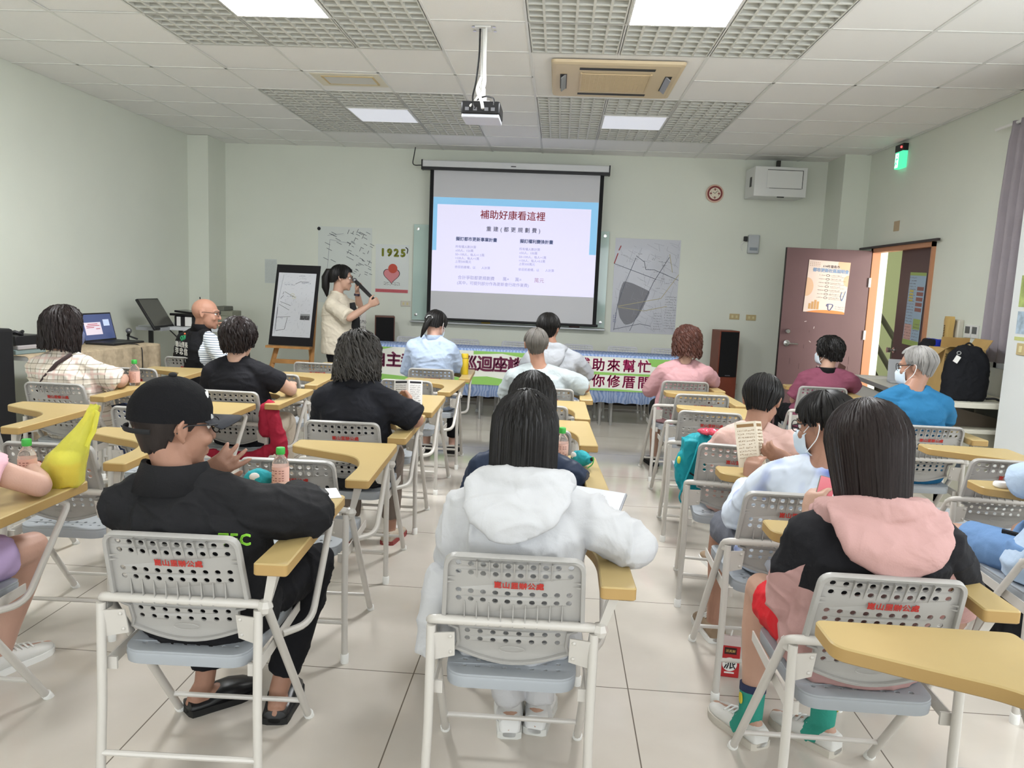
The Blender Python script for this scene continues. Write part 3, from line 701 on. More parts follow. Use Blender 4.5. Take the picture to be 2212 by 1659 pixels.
# ---- posters and maps
rnd = random.Random(7)
t = sheet('street_map', 'large grey street map poster with a dark shaded district right of the screen', 'map', .665, 1.455, .91, 2.055, 9.418, mat('map_paper', 'c6c8d0', .35, .5, coat=.3, bump=.15, bscale=9))
def U(u, v): return (.665+.79*u, 2.055-1.145*v)
f = MB(); poly = [(.16, .45), (.30, .47), (.58, .55), (.50, .70), (.42, .82), (.33, .90), (.22, .92), (.13, .84), (.09, .72), (.11, .56)]
pp = fillet([(U(*p)[0], U(*p)[1], 0) for p in poly], .03, 3, closed=True)
f.add([(p.x, 9.4148, p.y) for p in pp], [tuple(range(len(pp)))]); on(t, f, 'shaded_district', mat('map_grey', '85858c', .5))
f = MB(); y = 9.4146
for pl in ([(.33, .2), (.18, .48), (.09, .7), (.05, .98)], [(.33, .18), (.46, .24), (.49, .32), (.62, .32), (1, .42)], [(0, .27), (.66, .42)], [(.84, .18), (.62, .45), (.30, .98)], [(.05, .97), (.45, .9), (.62, .92)]):
    for a, b in zip(pl, pl[1:]): seg(f, U(*a), U(*b), .006, y)
on(t, f, 'main_roads', mat('map_blue_grey', '5f6472', .6))
f = MB()
for pl in ([(.1, .72), (.75, .62), (1, .36)], [(.1, .73), (.5, .76), (.85, .7)], [(.84, .15), (.9, .34)]):
    for a, b in zip(pl, pl[1:]): seg(f, U(*a), U(*b), .007, y)
on(t, f, 'yellow_roads', mat('map_yellow', 'b9b08a', .6))
f = MB()
for i in range(150):
    a = (rnd.uniform(.02, .98), rnd.uniform(.03, .98)); v = rnd.choice(((.35, .12), (.12, -.3), (.3, .05), (.1, .3)))
    k = rnd.uniform(.1, .5); b = (min(.98, a[0]+v[0]*k), min(.98, max(.02, a[1]+v[1]*k)))
    if rnd.random() < .5 and a[0] < .45 and a[1] < .4: continue
    seg(f, U(*a), U(*b), .0022, y)
on(t, f, 'minor_streets', mat('map_line', '9a9ca6', .6))
f = MB()
for q in range(13): scribble(f, U(.82, 0)[0], U(.98, 0)[0], U(0, .6+.028*q)[1], .013, y-.0005, rnd)
for q in range(7): scribble(f, U(.66, 0)[0], U(.78, 0)[0], U(0, .78+.028*q)[1], .012, y-.0005, rnd)
for q in range(14): a = (rnd.uniform(.3, .9), rnd.uniform(.1, .6)); scribble(f, U(*a)[0], U(*a)[0]+.05, U(*a)[1], .01, y-.0005, rnd)
on(t, f, 'map_lettering', INK)
f = MB()
for q in range(5): scribble(f, U(.03, 0)[0], U(.07, 0)[0], U(0, .80+.022*q)[1], .02, y-.0005, rnd)
on(t, f, 'map_title', mat('map_navy', '3d4c86', .6))
f = MB(); seg(f, U(.09, .08), U(.06, .13), .012, y); seg(f, U(.05, .16), U(.0, .27), .012, y); on(t, f, 'red_line', mat('map_red', 'a83f3f', .6))

t = sheet('wall_map', 'large faint white site map sheet with short dark strokes behind the presenter', 'map', -3.02, -2.34, 1.12, 2.06, 9.418, mat('faint_sheet', 'd8ded9', .6))
f = MB(); y = 9.4152
for i in range(60):
    x, z = rnd.uniform(-2.68, -2.36), rnd.uniform(1.45, 2.02); a = rnd.choice((-25, -25, -20, 65, 70)); l = rnd.uniform(.03, .065)
    seg(f, (x, z), (x+l*math.cos(R(a)), z+l*math.sin(R(a))), .006, y)
for i in range(9):
    x, z = rnd.uniform(-2.98, -2.75), rnd.uniform(1.5, 2.0); seg(f, (x, z), (x+.065, z-.03), .006, y)
on(t, f, 'strokes', mat('map_ink', '60656c', .7))
f = MB()
for a, b in (((-2.87, 1.9), (-2.93, 1.2)), ((-2.87, 1.9), (-2.6, 1.86)), ((-2.7, 1.98), (-2.9, 1.95))): seg(f, a, b, .004, y)
on(t, f, 'outline', mat('map_line', '9a9ca6'))
f = MB(); f.lathe([(0, 0), (.022, 0), (.022, .001), (0, .001)], 16, Matrix.Translation((-3.01, y, 2.03)) @ M0); on(t, f, 'north_mark', INK)
t = sheet('notice_sheet', 'small white printed notice on the wall left of the easel board', 'notice', -3.70, -3.545, 1.33, 1.63, 9.418, mat('notice_paper', 'd0d6d2', .7))
f = MB()
for k in range(18): scribble(f, -3.69, -3.555, 1.61-.0155*k, .006, 9.4152, rnd, .1)
on(t, f, 'print', mat('notice_print', '8f979a', .7))
t = sheet('paper_label', 'white paper slip with dark characters low on the wall right of the presenter', 'notice', -2.62, -2.40, .78, 1.02, 9.418)
for k, s in enumerate(('提把', '樓梯(室內)', '樓梯(室外)')): txt(t, 'print', s, .05, -2.51, 9.4155, .97-.075*k, INK)
t = sheet('hotline_poster', 'white hotline poster with green 1925 numerals and a pink heart', 'poster', -2.29, -1.87, 1.275, 1.87, 9.418, mat('poster_gloss', 'dadfdc', .3, coat=.3))
YG = mat('lime_print', 'b5b93c', .6)
for k, c in enumerate('1925'):
    x = -2.20+.085*k
    txt(t, 'numeral_outline', c, .125, x, 9.4156, 1.765, INK, bold=.008); txt(t, 'numeral', c, .125, x, 9.4148, 1.765, YG, bold=.0035)
f = MB(); f.tube(fillet([(-1.915, 9.414, 1.84), (-1.885, 9.414, 1.82), (-1.895, 9.414, 1.765)], .02), .006, 6); on(t, f, 'phone_icon', INK)
hp = []
for k in range(40):
    a = 2*math.pi*k/40; hp.append((16*math.sin(a)**3, 13*math.cos(a)-5*math.cos(2*a)-2*math.cos(3*a)-math.cos(4*a)))
def heart(s): 
    f = MB(); f.add([(-2.085+s*x*.0062, 0, 1.49+s*z*.0062) for x, z in hp], [tuple(range(40))]); return f
h = heart(1.06); h.v = [(v[0], 9.4152, v[2]) for v in h.v]; on(t, h, 'heart_outline', INK)
h = heart(.98); h.v = [(v[0], 9.4146, v[2]) for v in h.v]; on(t, h, 'heart', mat('pink_heart', 'd78a8f', .6))
f = MB(); f.lathe([(0, 0), (.058, 0), (.058, .001), (0, .001)], 24, Matrix.Translation((-2.07, 9.4145, 1.575)) @ M0); on(t, f, 'round_motif', mat('orange_red_print', 'c7523f', .6))
f = MB()
for k in range(2): scribble(f, -2.18, -1.98, 1.40-.024*k, .018, 9.4152, rnd, .1)
on(t, f, 'caption', INK)
MB().box(-2.285, -1.875, 9.413, 9.4155, 1.278, 1.318).build('red_band', mat('coral_band', 'c9646a', .5), t, at=t.location, smooth=False)
f = MB(); scribble(f, -2.27, -1.9, 1.298, .014, 9.4128, rnd, .3); on(t, f, 'band_print', mat('band_print', 'a5474e', .6))

# ---- posters on the doors
D = bpy.data.objects
def local_sheet(name, label, cat, M, wd, h, m):
    t = thing(name, label, cat); t.matrix_world = M
    MB().box(0, wd, -.002, 0, 0, h).build('paper', m, t, smooth=False); return t
Ml = D['door_1'].matrix_basis if False else Matrix.Translation((3.36, 8.52, 0)) @ Matrix.Rotation(R(185), 4, 'Z')
Md = Ml @ Matrix.Translation((.70, .023, 1.28)) @ Matrix.Rotation(R(180), 4, 'Z')
t = local_sheet('schedule_poster', 'cream schedule poster with orange corners taped to the open brown door', 'poster', Md, .455, .56, mat('cream_poster', 'e3cfc2', .5))
t.rotation_euler = (t.rotation_euler[0], R(2), t.rotation_euler[2])
def pmat(n, c): return mat(n, c, .6)
def loc_on(f, n, m): return f.build(n, m, t, smooth=False)
f = MB(); OR = pmat('orange_print', 'd88a4c')
def blob(f, cx, cz, rx, rz, y, u0, u1, w0, w1):
    ps = []
    for k in range(28):
        a = 2*math.pi*k/28; x = min(u1, max(u0, cx+rx*math.cos(a))); z = min(w1, max(w0, cz+rz*math.sin(a))); ps.append((x, y, z))
    f.add(ps, [tuple(range(27, -1, -1))])
blob(f, .44, .54, .12, .08, -.0024, 0, .455, 0, .56); blob(f, .01, .27, .07, .1, -.0024, 0, .455, 0, .56); blob(f, .45, .36, .05, .06, -.0024, 0, .455, 0, .56)
loc_on(f, 'peach_shapes', pmat('peach_print', 'dfb794'))
f = MB(); blob(f, .3, -.03, .3, .065, -.0026, 0, .455, 0, .56); loc_on(f, 'orange_ground', OR)
f = MB()
for i in range(18): f.lathe([(0, 0), (.004, 0), (.004, .0006), (0, .0006)], 6, Matrix.Translation((.02+.02*(i % 6), -.0022, .535-.018*(i//6))) @ M0)
loc_on(f, 'dots', pmat('brown_dots', '8f6a52'))
text('heading', '114年臺南市', .034, INK, wallM(.25, -.0032, .50), t); text('heading', '都市更新社區說明會', .044, pmat('blue_outline', '8aa0bc'), wallM(.25, -.003, .455), t, bold=.002)
f = MB()
for k in range(7):
    z = .405-.04*k; scribble(f, .13, .19, z, .009, -.0028, rnd); scribble(f, .26, .37, z+.003, .011, -.0028, rnd, .05); scribble(f, .26, .42, z-.012, .005, -.0028, rnd, .05)
loc_on(f, 'schedule_rows', INK)
f = MB()
for k in range(7):
    z = .405-.04*k; f.tube([(.225+.02*math.cos(a*.5236), -.003, z+.010*math.sin(a*.5236)) for a in range(13)], .0018, 4)
loc_on(f, 'row_rings', INK)
f = MB(); f.tube(fillet([(.24, -.003, .10), (.33, -.003, .10), (.285, -.003, .02)], .03, 5, closed=True) + [(.265, -.003, .10)], .004, 6); loc_on(f, 'shield_ring', pmat('navy_ring', '4b5f94'))
f = MB(); scribble(f, .345, .44, .075, .01, -.0028, rnd, .1); scribble(f, .345, .44, .055, .008, -.0028, rnd, .1); loc_on(f, 'small_print', pmat('slate_print', '6f7a8c'))
f = MB()
for x, h, in ((.05, .06), (.08, .08), (.11, .10), (.14, .085)): f.box(x, x+.024, -.003, -.0022, .035, .035+h)
loc_on(f, 'bar_drawing', pmat('ochre_print', 'c79a62'))
f = MB(); f.tube(fillet([(.40, -.003, .24), (.39, -.003, .19), (.41, -.003, .14), (.425, -.003, .19), (.44, -.003, .25)], .01), .004, 5); loc_on(f, 'figure_drawing', pmat('pale_blue_print', '8fa5c9'))
Mp = Matrix.Translation((XR+.026, 7.71, 1.02)) @ Matrix.Rotation(R(-90), 4, 'Z')
t = local_sheet('information_poster', 'tall blue and green information poster on the half-closed brown door', 'poster', Mp, .33, .70, pmat('sky_print', '9fb8cc'))
t.rotation_euler = (0, R(2), R(-90))
f = MB(); f.box(.0, .33, -.003, -.0021, 0, .05); f.box(0, .33, -.003, -.0021, .67, .70); f.box(.18, .32, -.003, -.0021, .16, .26); loc_on(f, 'green_fields', pmat('green_print', '9cb368'))
f = MB(); f.box(.01, .16, -.003, -.0021, .05, .2); loc_on(f, 'pink_table', pmat('pink_print', 'c9a49c'))
f = MB()
for k in range(5): f.box(.18, .31, -.0035, -.0025, .33+.05*k, .365+.05*k)
loc_on(f, 'brown_pictures', pmat('brown_print', '8f625c'))
f = MB()
for k in range(4): f.box(.03, .11, -.0035, -.0025, .42+.03*k, .44+.03*k)
loc_on(f, 'yellow_rows', pmat('yellow_print', 'c9bd62'))
f = MB()
for k in range(22): scribble(f, .015, .15, .06+.028*k, .010, -.0036, rnd, .5)
for k in range(6): scribble(f, .19, .31, .06+.03*k, .010, -.0036, rnd, .5)
loc_on(f, 'print', pmat('plum_print', '7d6a72'))

# ---- loudspeakers
def tower(label, x, y, rz, w_, d, h, split, key):
    t = thing('tower_speaker', label, 'speaker', (x, y, 0), R(rz))
    MB().box(-w_/2, w_/2, 0, d, 0, h).build('cabinet', SPKW if split is None else mat('red_walnut', '7b3b28', .45, var=.1), t, bevel=.004)
    MB().box(-w_/2+.012, w_/2-.012, -.018, 0, split or .1, h-.012).build('grille', CLOTHK, t, bevel=.004)
    MB().box(-.03, .03, -.021, -.018, (split or .1)+.015, (split or .1)+.02).build('badge', GINK, t)
tower('tall walnut floor speaker with black grille left of the open door', 2.02, 8.95, 8, .235, .28, 1.01, .47, 0)
tower('dark floor speaker with brown side beside the presenter, left of the screen', -2.05, 8.95, 14, .235, .26, 1.0, None, 0)

# ---- banner table
t = thing('banner_table', 'long folding table in front of the screen', 'table', (-.3, 8.05, 0))
f = MB(); f.box(-1.95, -.31, 7.87, 8.28, .722, .748); f.box(-.29, 1.36, 7.87, 8.28, .722, .748); f.build('table_top', WHITEP, t, at=t.location)
for x in (-1.8, -.78, -.58, .50, .62, 1.2):
    for y in (7.95, 8.2): MB().tube([(x, y, 0), (x, y, .722)], .013, 8).build('leg', mat('grey_steel', 'a9a9a6', .4, metal=.5), t, at=t.location)
for y in (7.95, 8.2): MB().tube([(-1.8, y, .33), (1.2, y, .33)], .009, 6).build('stretcher', mat('grey_steel', 'a9a9a6'), t, at=t.location)
BLUEC = bpy.data.materials.new('blue_patterned_cloth'); BLUEC.use_nodes = True; nt = BLUEC.node_tree; b_ = nt.nodes['Principled BSDF']
v_ = nt.nodes.new('ShaderNodeTexVoronoi'); v_.inputs['Scale'].default_value = 16; tc_ = nt.nodes.new('ShaderNodeTexCoord'); v_.feature = 'SMOOTH_F1'
w_ = nt.nodes.new('ShaderNodeTexWave'); w_.inputs['Scale'].default_value = 9; w_.inputs['Distortion'].default_value = 9; w_.inputs['Detail'].default_value = 2
r_ = nt.nodes.new('ShaderNodeValToRGB'); r_.color_ramp.elements[0].color = lin('8fabe0'); r_.color_ramp.elements[1].color = lin('b9cdf2'); r_.color_ramp.elements[0].position = .25; r_.color_ramp.elements[1].position = .6
nt.links.new(tc_.outputs['Object'], w_.inputs[0]); nt.links.new(w_.outputs[0], r_.inputs[0]); nt.links.new(r_.outputs[0], b_.inputs['Base Color']); b_.inputs['Roughness'].default_value = .85
t = thing('tablecloth', 'blue patterned tablecloth over the long banner table', 'tablecloth', (-.3, 7.86, .24))
f = MB(); n = 120; top = []; hem = []; bk = []
for i in range(n+1):
    x = -1.98+3.38*i/n; wv = .006*math.sin(i*1.1)+.004*math.sin(i*.37)
    top.append((x, 7.855, .755)); hem.append((x, 7.845+wv, .250+.012*abs(math.sin(i*.55)))); bk.append((x, 8.29, .755))
vs = bk+top+hem; N1 = n+1
f.add(vs, [(i, i+1, N1+i+1, N1+i) for i in range(n)] + [(N1+i, N1+i+1, 2*N1+i+1, 2*N1+i) for i in range(n)])
o = f.build('cloth', BLUEC, t, at=t.location); sm = o.modifiers.new('thickness', 'SOLIDIFY'); sm.thickness = .003
t = thing('banner', 'long green and white banner with dark red characters on the table front', 'banner', (-.3, 7.84, .27)); L = t.location
def bz(x): return 0
f = MB(); f.box(-1.96, 1.38, 7.826, 7.83, .385, .738); f.build('sheet', mat('banner_white', 'e3e6dc', .6), t, at=L, smooth=False)
GR = mat('banner_green', '8fc463', .6); f = MB()
def bpoly(f, ps, y=7.8252): f.add([(x, y, z) for x, z in ps], [tuple(range(len(ps)))])
bpoly(f, [(-1.96, .386), (-1.96, .46), (-1.5, .43), (-1.1, .45), (-.7, .475), (-.35, .43), (.1, .40), (.55, .41), (.9, .40), (1.38, .41), (1.38, .386)])
bpoly(f, [(-.85, .737), (-.85, .70), (-.55, .72), (-.35, .69), (-.1, .70), (.05, .715), (.05, .737)]); bpoly(f, [(.95, .737), (1.0, .66), (1.38, .62), (1.38, .737)]); bpoly(f, [(.25, .585), (.7, .575), (1.38, .58), (1.38, .54), (.8, .555), (.25, .545)])
bpoly(f, [(-1.96, .737), (-1.96, .66), (-1.85, .70), (-1.7, .737)]); bpoly(f, [(-1.62, .50), (-1.5, .44), (-1.45, .52)])
f.build('green_shapes', GR, t, at=L, smooth=False)
DR = mat('banner_dark_red', '7d2240', .6); MG = mat('banner_magenta', 'a8265c', .6)
for k, c in enumerate('自主都市更新巡迴座談會'):
    x = -1.85+.16*k
    txt(t, 'banner_character', c, .168, x, 7.8238, .595, mat('banner_violet_red', '6d2848', .6), bold=.006)
for s, z in (('補助來幫忙', .645), ('幫你修厝間', .478)):
    for k, c in enumerate(s):
        x = .295+.157*k+(.0 if z > .5 else .008)
        txt(t, 'banner_character', c, .138, x, 7.8238, z, MG, bold=.003)

# ---- easel with map board
t = thing('easel', 'light wooden easel holding a black presentation board left of the presenter', 'easel', (-2.75, 8.0, 0)); L = t.location
for a, b in (((-3.10, 7.74, 0), (-2.90, 8.22, 1.35)), ((-2.58, 7.76, 0), (-2.66, 8.24, 1.35))): MB().tube([a, b], .028, 4, flat=(1, .7)).build('leg', WOOD, t, at=L, smooth=False)
MB().tube([(-2.80, 8.65, 0), (-2.78, 8.24, 1.3)], .024, 4).build('rear_leg', WOOD, t, at=L, smooth=False)
MB().box(-3.02, -2.62, 7.89, 7.92, .50, .545).build('crossbar', WOOD, t, at=L); MB().box(-3.08, -2.60, 7.85, 7.97, .665, .69).build('ledge', WOOD, t, at=L)
t = thing('presentation_board', 'black foam board with a white annotated site map standing on the easel', 'presentation board', (-2.8, 7.87, .70))
t.rotation_euler = (R(-15), 0, R(-3)); 
MB().box(-.26, .225, 0, .012, 0, .88).build('board', mat('black_foamboard', '141216', .8), t)
MB().box(-.228, .19, -.003, 0, .09, .79).build('map_sheet', mat('map_white', 'd5d7dd', .5), t)
def bl(name, ls, m, wd=.0035):
    f = MB()
    for a, b in ls: seg(f, a, b, wd, -.0032)
    f.build(name, m, t, smooth=False)
rs = random.Random(3); ls = []
for i in range(120):
    x, z = rs.uniform(-.21, .16), rs.uniform(.11, .77); a = rs.choice((0, 1.3, 1.57, .3)); l = rs.uniform(.005, .03); ls.append(((x, z), (x+l*math.cos(a), z+l*math.sin(a))))
bl('faint_plan', ls, mat('plan_grey', 'a9adb5', .7), .0015)
bl('plan_lines', [((-.14, .58), (-.02, .52)), ((-.15, .54), (-.18, .50)), ((-.18, .47), (-.06, .43)), ((-.19, .44), (-.07, .38)), ((-.2, .41), (-.2, .16)), ((-.2, .15), (-.1, .17)), ((-.08, .30), (-.1, .17)), ((-.19, .3), (-.05, .31)), ((-.03, .67), (.03, .70)), ((.03, .695), (.12, .695)), ((-.16, .55), (-.15, .58))], INK)
bl('boundary_line', [((-.17, .77), (-.2, .5)), ((-.2, .5), (-.21, .12))], mat('plan_grey2', '8a8e97', .7), .003)
f = MB()
for x0, x1, z in ((-.15, -.02, .66), (.04, .13, .683), (-.11, -.04, .53), (-.2, -.13, .29), (0, .06, .76)): scribble(f, x0, x1, z, .014, -.0035, rs)
f.build('plan_lettering', mat('plan_blue', '4c5878', .7), t, smooth=False)
MB().box(.06, .165, -.0036, -.003, .28, .345).build('photo_print', mat('photo_dark', '4c4c4e', .6), t)
MB().box(.06, .165, -.0039, -.0036, .325, .345).build('photo_sky', mat('photo_sky', '9a9c9e', .6), t)
f = MB()
for x, z in ((-.05, .55), (-.03, .52)): f.tube([(x+.02*math.cos(a*.7854), -.0035, z+.012*math.sin(a*.7854)) for a in range(9)], .0015, 4)
f.build('yellow_marks', mat('mark_yellow', 'c9c27a', .7), t)

# ---- ceiling projector
t = thing('ceiling_projector', 'black projector hanging under the ceiling on a white pole', 'projector', (-.53, 4.96, 2.46)); L = t.location
f = MB(); f.box(-.66, -.415, 4.84, 5.08, 2.475, 2.555); f.build('body', BLACK, t, at=L, bevel=.012)
MB().box(-.655, -.42, 4.845, 5.075, 2.455, 2.478).build('base', mat('silver_base', 'c9cbd2', .3), t, at=L, bevel=.006)
f = MB()
for x in (-.62, -.57, -.50, -.46): f.box(x-.012, x+.012, 4.834, 4.842, 2.495, 2.515)
f.build('port', mat('port_grey', '77787c', .4), t, at=L)
MB().lathe([(0, 0), (.03, 0), (.028, .03), (0, .03)], 16, Matrix.Translation((-.58, 5.08, 2.515)) @ Matrix.Rotation(R(-90), 4, 'X')).build('lens', mat('lens_glass', '30405a', .1), t, at=L)
f = MB(); f.tube([(-.545, 4.98, H-.004), (-.545, 4.98, 2.62)], .014, 10); f.build('pole', WHITEP, t, at=L)
f = MB(); f.tube([(-.545, 4.98, 2.66), (-.545, 4.98, 2.60)], .022, 10); f.box(-.60, -.49, 4.92, 5.03, 2.556, 2.575); f.tube([(-.545, 4.98, 2.61), (-.545, 4.98, 2.57)], .03, 8); f.build('mount', WHITEP, t, at=L)
MB().box(-.60, -.50, 4.93, 5.03, H-.010, H-.003).build('ceiling_plate', WHITEP, t, at=L)
for x, y in ((-.61, 4.94), (-.48, 4.94), (-.61, 5.02), (-.48, 5.02)): MB().lathe([(0, 0), (.012, 0), (.008, .006), (0, .006)], 10, Matrix.Translation((x, y, H-.010))).build('bolt', CHROME, t, at=L)
for pts, m, r in (([(-.57, 4.97, H-.005), (-.568, 4.96, 2.85), (-.585, 4.95, 2.68), (-.60, 4.93, 2.60), (-.58, 4.83, 2.53), (-.57, 4.82, 2.505)], BLACK, .006), ([(-.53, 4.95, H-.01), (-.53, 4.95, 2.8), (-.52, 4.93, 2.66), (-.57, 4.9, 2.58), (-.60, 4.83, 2.52)], WHITEP, .007), ([(-.55, 4.95, 2.72), (-.575, 4.92, 2.64), (-.53, 4.83, 2.55), (-.52, 4.82, 2.505)], WHITEP, .010), ([(-.6, 4.95, 2.57), (-.52, 4.9, 2.60), (-.455, 4.85, 2.575), (-.455, 4.84, 2.53)], BLACK, .005)):
    MB().tube(fillet(pts, .08, 6), r, 7).build('cable', m, t, at=L)

# ================================================================== people
HS = .95
def V(*a): return Vector(a)
def lerp(a, b, t): return a + (b-a)*t
def remesh(mb, vox, it=5, wr=0, wscale=(9, 9, 9), seed=0):
    me = mb.mesh('tmp'); o = bpy.data.objects.new('tmp', me); col.objects.link(o)
    r = o.modifiers.new('r', 'REMESH'); r.mode = 'VOXEL'; r.voxel_size = vox; r.use_smooth_shade = True
    s = o.modifiers.new('s', 'SMOOTH'); s.iterations = it; s.factor = .5
    out = bpy.data.meshes.new_from_object(o.evaluated_get(bpy.context.evaluated_depsgraph_get()))
    bpy.data.objects.remove(o); bpy.data.meshes.remove(me)
    if wr:
        W = Vector(wscale); sh = Vector((seed*3.7, seed*1.3, seed*2.1))
        nrm = [v.normal.copy() for v in out.vertices]
        for v, vn in zip(out.vertices, nrm):
            p = Vector((v.co.x*W.x, v.co.y*W.y, v.co.z*W.z)) + sh
            q = noise.noise_vector(p*.4)*1.3
            n1 = noise.noise(p*.8+q); a = max(0, 1-abs(noise.noise(p*1.15+q+Vector((5, 1, 3))))*2.6); b2 = max(0, 1-abs(noise.noise(Vector((p.z*1.5, p.x*1.5, p.y*1.2))+q*1.3))*3)
            v.co += vn*wr*(.55*n1 + .7*a*a - .15 + .22*b2*b2)
    return out
def ell_ring(c, u, v, a, b, n=20, p=2.4):
    out = []
    for k in range(n):
        t = 2*math.pi*k/n; cs, sn = math.cos(t), math.sin(t)
        out.append(c + u*(a*math.copysign(abs(cs)**(2/p), cs)) + v*(b*math.copysign(abs(sn)**(2/p), sn)))
    return out
def limb(mb, pts, rad, n=12):
    P = [Vector(p) for p in pts]; mb.tube(P, rad, n)
    for p, r in ((P[0], rad[0]), (P[-1], rad[-1])): mb.sph(p, r*.995, 12)
def torso(mb, J, add, g, lo=0.0, depth=1.0):
    sl, sr, nk, hp = J['shL'], J['shR'], J['neck'], J['hip']; mid = (sl+sr)/2; sw = (sr-sl).length/2
    rt = (sr-sl).normalized(); hr = J['rt']
    rings = []
    spine = [(0, V(0, 0, -.055)+hp, .150*g, .108*g), (.1, V(0, 0, 0)+hp, .160*g, .114*g), (.36, lerp(hp, mid, .36), .148*g, .112*g), (.62, lerp(hp, mid, .62), max(sw-.012, .13)*1.02, .115*g), (.86, lerp(hp, mid, .86), sw*1.0, .104*g), (.97, lerp(hp, mid, .98), sw*.84, .080*g), (1.08, lerp(mid, nk, .42), sw*.52, .066), (1.2, lerp(mid, nk, .85), .062, .058)]
    up = (mid-hp).normalized()
    for t, c, a, b in spine:
        if t < lo: continue
        u = (hr*(1-min(1, t)) + rt*min(1, t)).normalized(); f = V(0, 0, 1).cross(u).normalized() if abs(u.z) < .9 else V(0, 1, 0)
        f = (f - up*f.dot(up)*.6).normalized()
        rings.append(ell_ring(c, u, f, a+add, (b+add)*depth))
    mb.loft(rings)
    dn = V(0, 0, -.016)
    for s in (sl, sr): mb.sph(lerp(s, mid, .06)+dn, .047*g+add*.8, 14)
    for s in (sl, sr): mb.tube([lerp(s, nk, .12)+dn*.6, lerp(s, nk, .78)+dn*.5], [.042*g+add*.7, .044+add*.4], 12)
def head_parts(mb, M, neck):
    def e(c, r): mb.sph((0, 0, 0), r, 16, None); 
    def sp(c, r, n=16):
        k = len(mb.v); mb.sph(c, r, n)
        for i in range(k, len(mb.v)): mb.v[i] = tuple(M @ Vector(mb.v[i]))
    sp((0, -.012, .022), (.072, .091, .082), 20); sp((0, .026, -.028), (.059, .060, .086), 20); sp((0, .034, -.074), (.044, .046, .036)); sp((0, .064, -.097), (.02, .018, .016))
    def tb(ps, rs): mb.tube([M @ Vector(p) for p in ps], [q*HS for q in rs], 10)
    tb([(0, .078, .014), (0, .098, -.022), (0, .104, -.030)], [.007, .011, .010]); sp((0, .100, -.033), (.016, .010, .009), 10)
    tb([(-.048, .066, .018), (-.02, .083, .022), (.02, .083, .022), (.048, .066, .018)], [.008, .010, .010, .008])
    sp((0, .080, -.062), (.023, .012, .0065), 12); sp((0, .079, -.073), (.020, .011, .007), 12); sp((-.04, .06, -.03), (.02, .02, .02)); sp((.04, .06, -.03), (.02, .02, .02))
    for s in (-1, 1):
        pts = [(s*.071, -.004, .014), (s*.080, -.016, .024), (s*.084, -.028, .010), (s*.080, -.022, -.014), (s*.073, -.008, -.032)]
        tb(pts, [.006, .007, .007, .006, .008]); sp((s*.073, -.014, -.004), (.008, .016, .024), 10)
    base = M @ V(0, -.020, -.05)
    d = (neck-base)
    mb.tube([base + V(0, 0, .02), lerp(base, neck, .5), neck - V(0, 0, .02), neck + V(0, .012, -.05)], [.052, .049, .054, .058], 14)
def hand_parts(mb, w, d, n, side, curl=(.5, .5, .55, .6), spread=.06, thumb=.6, s=.93):
    d = Vector(d).normalized(); n = Vector(n); n = (n - d*n.dot(d)).normalized(); x = d.cross(n)*side      # x towards the thumb side
    def P(a, b, c): return w + (d*a + x*b + n*c)*s
    rings = []
    for a, hw, ht in ((-.012, .022, .019), (.015, .030, .018), (.05, .039, .016), (.085, .040, .013), (.094, .036, .010)):
        rings.append(ell_ring(P(a, 0, 0), x*s, n*s, hw, ht, 14, 2.6))
    mb.loft(rings)
    for k, (b, L) in enumerate(((.029, .070), (.010, .079), (-.010, .073), (-.028, .056))):
        p = P(.084, b, 0); a = 0; dirn = (d + x*spread*(1.5-k)).normalized(); pts = [p]; 
        for j, (fr, f2) in enumerate(((.45, 1.0), (.32, 1.25), (.23, .8))):
            a += curl[k]*f2; pts.append(pts[-1] + (dirn*math.cos(a) + n*math.sin(a))*L*fr*s)
        mb.tube(pts, [.0098*s, .0092*s, .0085*s, .0072*s], 9); mb.sph(pts[-1], .0071*s, 8)
        for q in pts[1:3]: mb.sph(q, .0093*s, 8)
        mb.sph(p, .0105*s, 8)
    p0 = P(.018, .022, .004); t1 = (d*.62 + x*.75 + n*.25*thumb).normalized(); p1 = p0 + t1*.042*s; t2 = (d*.85 + x*.25 + n*.6*thumb).normalized(); p2 = p1 + t2*.032*s; p3 = p2 + (d*.9 + n*.6*thumb).normalized()*.024*s
    mb.tube([p0, p1, p2, p3], [.016*s, .0125*s, .0105*s, .0085*s], 10); mb.sph(p3, .0084*s, 8)
def head_matrix(c, yaw=0, pitch=0, roll=0, s=HS):
    return Matrix.Translation(c) @ Matrix.Rotation(R(yaw), 4, 'Z') @ Matrix.Rotation(R(pitch), 4, 'X') @ Matrix.Rotation(R(roll), 4, 'Y') @ Matrix.Scale(s, 4)
